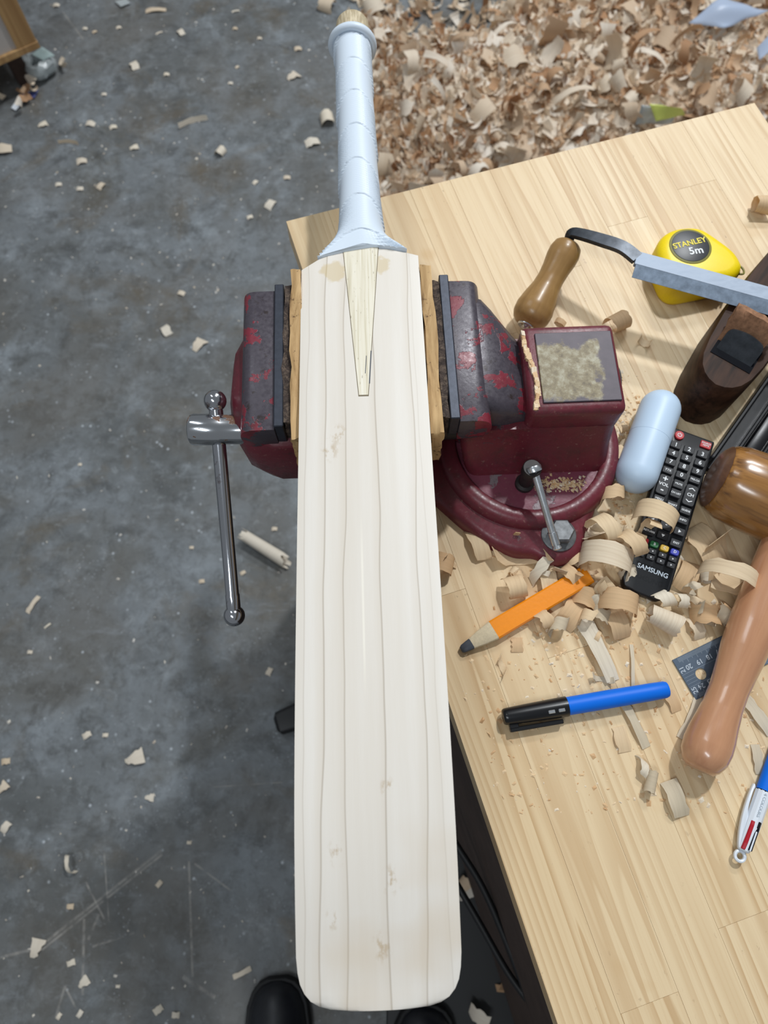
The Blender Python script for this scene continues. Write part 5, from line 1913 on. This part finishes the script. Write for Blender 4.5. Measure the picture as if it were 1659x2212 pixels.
sheet('plastic_sheet', [P(1488, 50, 0.10), P(1565, 58, 0.115), P(1662, 22, 0.12), P(1560, -6, 0.14)], 'sheet', 'bluish white plastic sheet on the heap at the upper right', 'plastic sheet', seed=2.0, amp=0.008, sag=0.02)
sheet('plastic_strip', [P(1632, 105, 0.10), P(1640, 130, 0.10), P(1690, 90, 0.13), P(1680, 60, 0.14)], 'sheet', 'pale blue plastic strip at the right border of the heap', 'plastic strip', seed=7.0, amp=0.01)
sheet('plastic_bag', [P(1372, 262, 0.075), P(1455, 262, 0.075), P(1468, 236, 0.10), P(1385, 226, 0.12)], 'film', 'crumpled clear plastic bag between heap and bench end', 'plastic bag', seed=4.0, amp=0.02, sag=0.02)
sheet('lime_wrapper', [P(1418, 262, 0.10), P(1478, 250, 0.10), P(1468, 236, 0.13), P(1402, 222, 0.14)], 'lime', 'lime yellow wrapper sticking out behind the bench end', 'wrapper', seed=5.0, amp=0.012, sag=0.01)
sheet('plastic_scrap', [P(248, 4, 0.004), P(262, 16, 0.004), P(282, 6, 0.006), P(272, -4, 0.006)], 'film', 'pale plastic scrap at the top edge of the floor', 'plastic scrap', seed=6.0, amp=0.004)

# ------------------------------------------------------------------ cabinet at the upper left
CB = 0.11
k0 = P(86, 103, CB)
k1 = P(0, 141, CB)
cd = (k0 - k1)
cang = math.atan2(cd.y, cd.x)
cab = thing('cabinet', (k0.x, k0.y, 0), 'light timber cabinet corner with a pale grey door panel at the upper left', 'cabinet', cang)
# local: x to the right along the front, y backwards; right front corner at origin
CWd, CDp, CHt = 0.60, 0.40, 0.72
st = 0.055
B().box((-st, 0, CB + 0.018), (0, 0.022, CHt)).bevel(0.001, 1).obj('stile', 'cabinet', cab, smooth=False)
B().box((-CWd, 0, CB + 0.018), (-CWd + st, 0.022, CHt)).bevel(0.001, 1).obj('stile', 'cabinet', cab, smooth=False)
B().box((-CWd, -0.002, CB), (0.002, CDp, CB + 0.018)).bevel(0.001, 1).obj('bottom_board', 'cabinet', cab, smooth=False)
B().box((-CWd + st, 0.006, CB + 0.018), (-st, 0.018, CHt - 0.04)).obj('door_panel', 'cabinet_panel', cab, smooth=False)
B().box((-CWd + st, 0, CHt - 0.04), (-st, 0.022, CHt)).bevel(0.001, 1).obj('rail', 'cabinet', cab, smooth=False)
B().box((-0.018, 0.022, CB + 0.018), (0, CDp, CHt)).bevel(0.001, 1).obj('side', 'cabinet', cab, smooth=False)
B().box((-CWd, 0.022, CB + 0.018), (-CWd + 0.018, CDp, CHt)).bevel(0.001, 1).obj('side', 'cabinet', cab, smooth=False)
B().box((-CWd, 0, CHt), (0, CDp, CHt + 0.02)).bevel(0.001, 1).obj('top', 'cabinet', cab, smooth=False)
for x in (-0.09, -CWd + 0.05):
    for y in (0.05, CDp - 0.09):
        B().box((x, y, 0), (x + 0.04, y + 0.04, CB)).obj('foot', 'bench_dark', cab, smooth=False)

# rubbish under its corner
sheet('foil_packet', [P(65, 116, 0.05), P(92, 130, 0.05), P(118, 117, 0.06), P(90, 103, 0.06)], 'packet', 'pale green packet under the cabinet corner', 'packet', seed=1.0, amp=0.008)
fr = B()
secs = []
fc = P(82, 142, 0.03)
for i in range(25):
    a = 2 * math.pi * i / 24
    rr_ = 0.034 + 0.006 * math.sin(3 * a)
    c = Vector((rr_ * math.cos(a), rr_ * math.sin(a) * 0.8, 0.03))
    secs.append([fc + Vector((0, 0, -0.03)) + c + Vector((0.014 * math.cos(q) * math.cos(a), 0.010 * math.cos(q) * math.sin(a), 0.020 * math.sin(q))) for q in [2 * math.pi * k / 10 for k in range(10)]])
o = fr.loft(secs, cap=False).jitter(0.006, 60).obj('film_roll', 'film')
o.data.transform(Matrix.Translation(-fc))
o.location = fc
tag(o, 'crumpled roll of clear grey film below the cabinet corner', 'plastic film')
sheet('blue_card', [P(45, 219, 0.003), P(75, 212, 0.003), P(84, 196, 0.005), P(40, 205, 0.005)], 'bluecard', 'blue card peeking out under shavings by the cabinet', 'card', seed=3.0, amp=0.003)
sheet('paper_scrap', [P(24, 232, 0.006), P(34, 238, 0.006), P(52, 214, 0.012), P(38, 208, 0.012)], 'paper', 'white paper scrap beside the blue card', 'paper scrap', seed=9.0, amp=0.006)
r = np.random.default_rng(51)
for i in range(9):
    px, py = r.uniform(-20, 80), r.uniform(165, 240)
    p = P(px, py, 0.02)
    o = new_obj('wood_shaving', big[r.integers(len(big))])
    s = 0.6 + 0.6 * r.random()
    o.scale = (s, s, s)
    o.rotation_euler = (r.random() * 6.28, (r.random() - 0.5), r.random() * 6.28)
    o.location = (p.x, p.y, 0)
    settle(o, 0.012)
    tag(o, 'crumpled shaving in the small pile below the cabinet corner', 'wood shaving', 'shavings below the cabinet')
o = new_obj('wood_shaving', shaving_mesh('shaving', 'shaving_floor', w=0.012, r0=0.03, turn=2.4, helix=0.03, seed=222))
p = P(140, 146, 0)
o.location = (p.x, p.y, 0)
o.rotation_euler = (0, R(60), R(40))
settle(o, 0.0005)
tag(o, 'whitish curled ribbon right of the film roll', 'wood shaving')

# ------------------------------------------------------------------ cables and black lump under the bat
cb = [[P(930, 1690, 0.46), P(985, 1850, 0.46), P(1000, 1885, 0.46), P(1060, 1988, 0.455), P(1120, 2092, 0.45), P(1190, 2190, 0.45), P(1250, 2290, 0.45)],
      [P(920, 1600, 0.50), P(980, 1765, 0.50), P(1060, 1898, 0.49), P(1110, 2008, 0.48), P(1162, 2140, 0.47), P(1215, 2290, 0.46)]]
for k, pts in enumerate(cb):
    pts = [p + Vector((-0.014, -0.004, 0)) for p in pts]
    o = B().tube(spline(pts, 8), 0.0045, 10).obj('power_cable', 'cable')
    o.data.transform(Matrix.Translation(-pts[3]))
    o.location = pts[3]
    tag(o, ('black power cable lying nearer the bat, under the bench side', 'black power cable lying nearer the bench side board')[k], 'cable', 'cables beside the bench')
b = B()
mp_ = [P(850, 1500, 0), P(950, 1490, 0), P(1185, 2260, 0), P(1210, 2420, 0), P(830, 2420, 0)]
o = b.prism([(p.x, p.y) for p in mp_], 0.0, 0.008).bevel(0.002, 1).obj('dark_sheet', 'cable', smooth=False)  # black sheet added to get the darkness beside the bench
cen = sum(mp_, Vector()) / 5
o.data.transform(Matrix.Translation((-cen.x, -cen.y, 0)))
o.location = (cen.x, cen.y, 0)
tag(o, 'black sheet added to darken the floor between bat and bench', 'dark sheet')
pg = P(642, 1548, 0.025)  # rounded black body with a cord, set at a dark blur on the floor
lump = thing('dark_lump', (pg.x, pg.y, 0), 'black rounded plug on the floor half hidden by the bat', 'lump', R(20))
B().loft([[(x, y, z) for y, z in rounded([(-w, 0.0), (w, 0.0), (w, h), (-w, h)], 0.008, 3)] for x, w, h in ((-0.045, 0.014, 0.030), (-0.038, 0.022, 0.042), (0.02, 0.026, 0.046), (0.05, 0.018, 0.036), (0.07, 0.009, 0.022))]).obj('lump_body', 'cable', lump)
B().tube(spline([(0.065, 0, 0.011), (0.10, 0.01, 0.008), (0.16, 0.0, 0.008), (0.22, 0.03, 0.008)], 6), 0.0045, 8).obj('cord', 'cable', lump)

# ------------------------------------------------------------------ shoes


def shoe(px, py, yaw, label):
    tip_ = P(px, py, 0.04)
    s = thing('shoe', (tip_.x, tip_.y, 0), label, 'shoe', yaw, 'pair of black shoes')
    prof = [(0.0, 0.012, 0.030, 0.004), (-0.006, 0.028, 0.042, 0), (-0.018, 0.040, 0.052, 0), (-0.040, 0.049, 0.060, 0), (-0.075, 0.053, 0.068, 0), (-0.12, 0.051, 0.084, 0), (-0.16, 0.045, 0.10, 0), (-0.22, 0.038, 0.105, 0), (-0.27, 0.034, 0.10, 0), (-0.292, 0.022, 0.09, 0)]
    secs = []
    for y, w, h, _ in prof:
        L = []
        for k in range(16):
            a = math.pi * k / 15
            L.append((w * math.cos(a) * (1 - 0.15 * math.sin(a)), y, 0.022 + (h - 0.022) * math.sin(a) ** 0.8))
        secs.append(L)
    B().loft(secs).obj('upper', 'shoe', s, ang=80)
    secs = []
    for y, w, h, _ in prof:
        w2 = w + 0.005
        secs.append([(-w2, y * 1.015 + 0.003, 0.0), (w2, y * 1.015 + 0.003, 0.0), (w2, y * 1.015 + 0.003, 0.022), (w2 * 0.96, y * 1.015 + 0.003, 0.026), (-w2 * 0.96, y * 1.015 + 0.003, 0.026), (-w2, y * 1.015 + 0.003, 0.022)])
    B().loft(secs).obj('sole', 'sole', s, ang=50)
    for k in range(4):
        y = -0.085 - 0.02 * k
        z = lerp_tab([(-0.22, 0.105), (-0.16, 0.10), (-0.12, 0.084), (-0.075, 0.068)], y)
        B().tube(spline([(-0.026, y, z - 0.006), (0, y - 0.004, z + 0.003), (0.026, y, z - 0.006)], 5), 0.003, 8).obj('lace', 'sole', s)
    return s


shoe(595, 2124, R(4), 'black shoe left of the bat toe')
sh2 = shoe(925, 2178, R(-8), 'black shoe mostly hidden below the bat toe')
sh2.location.z = 0.008
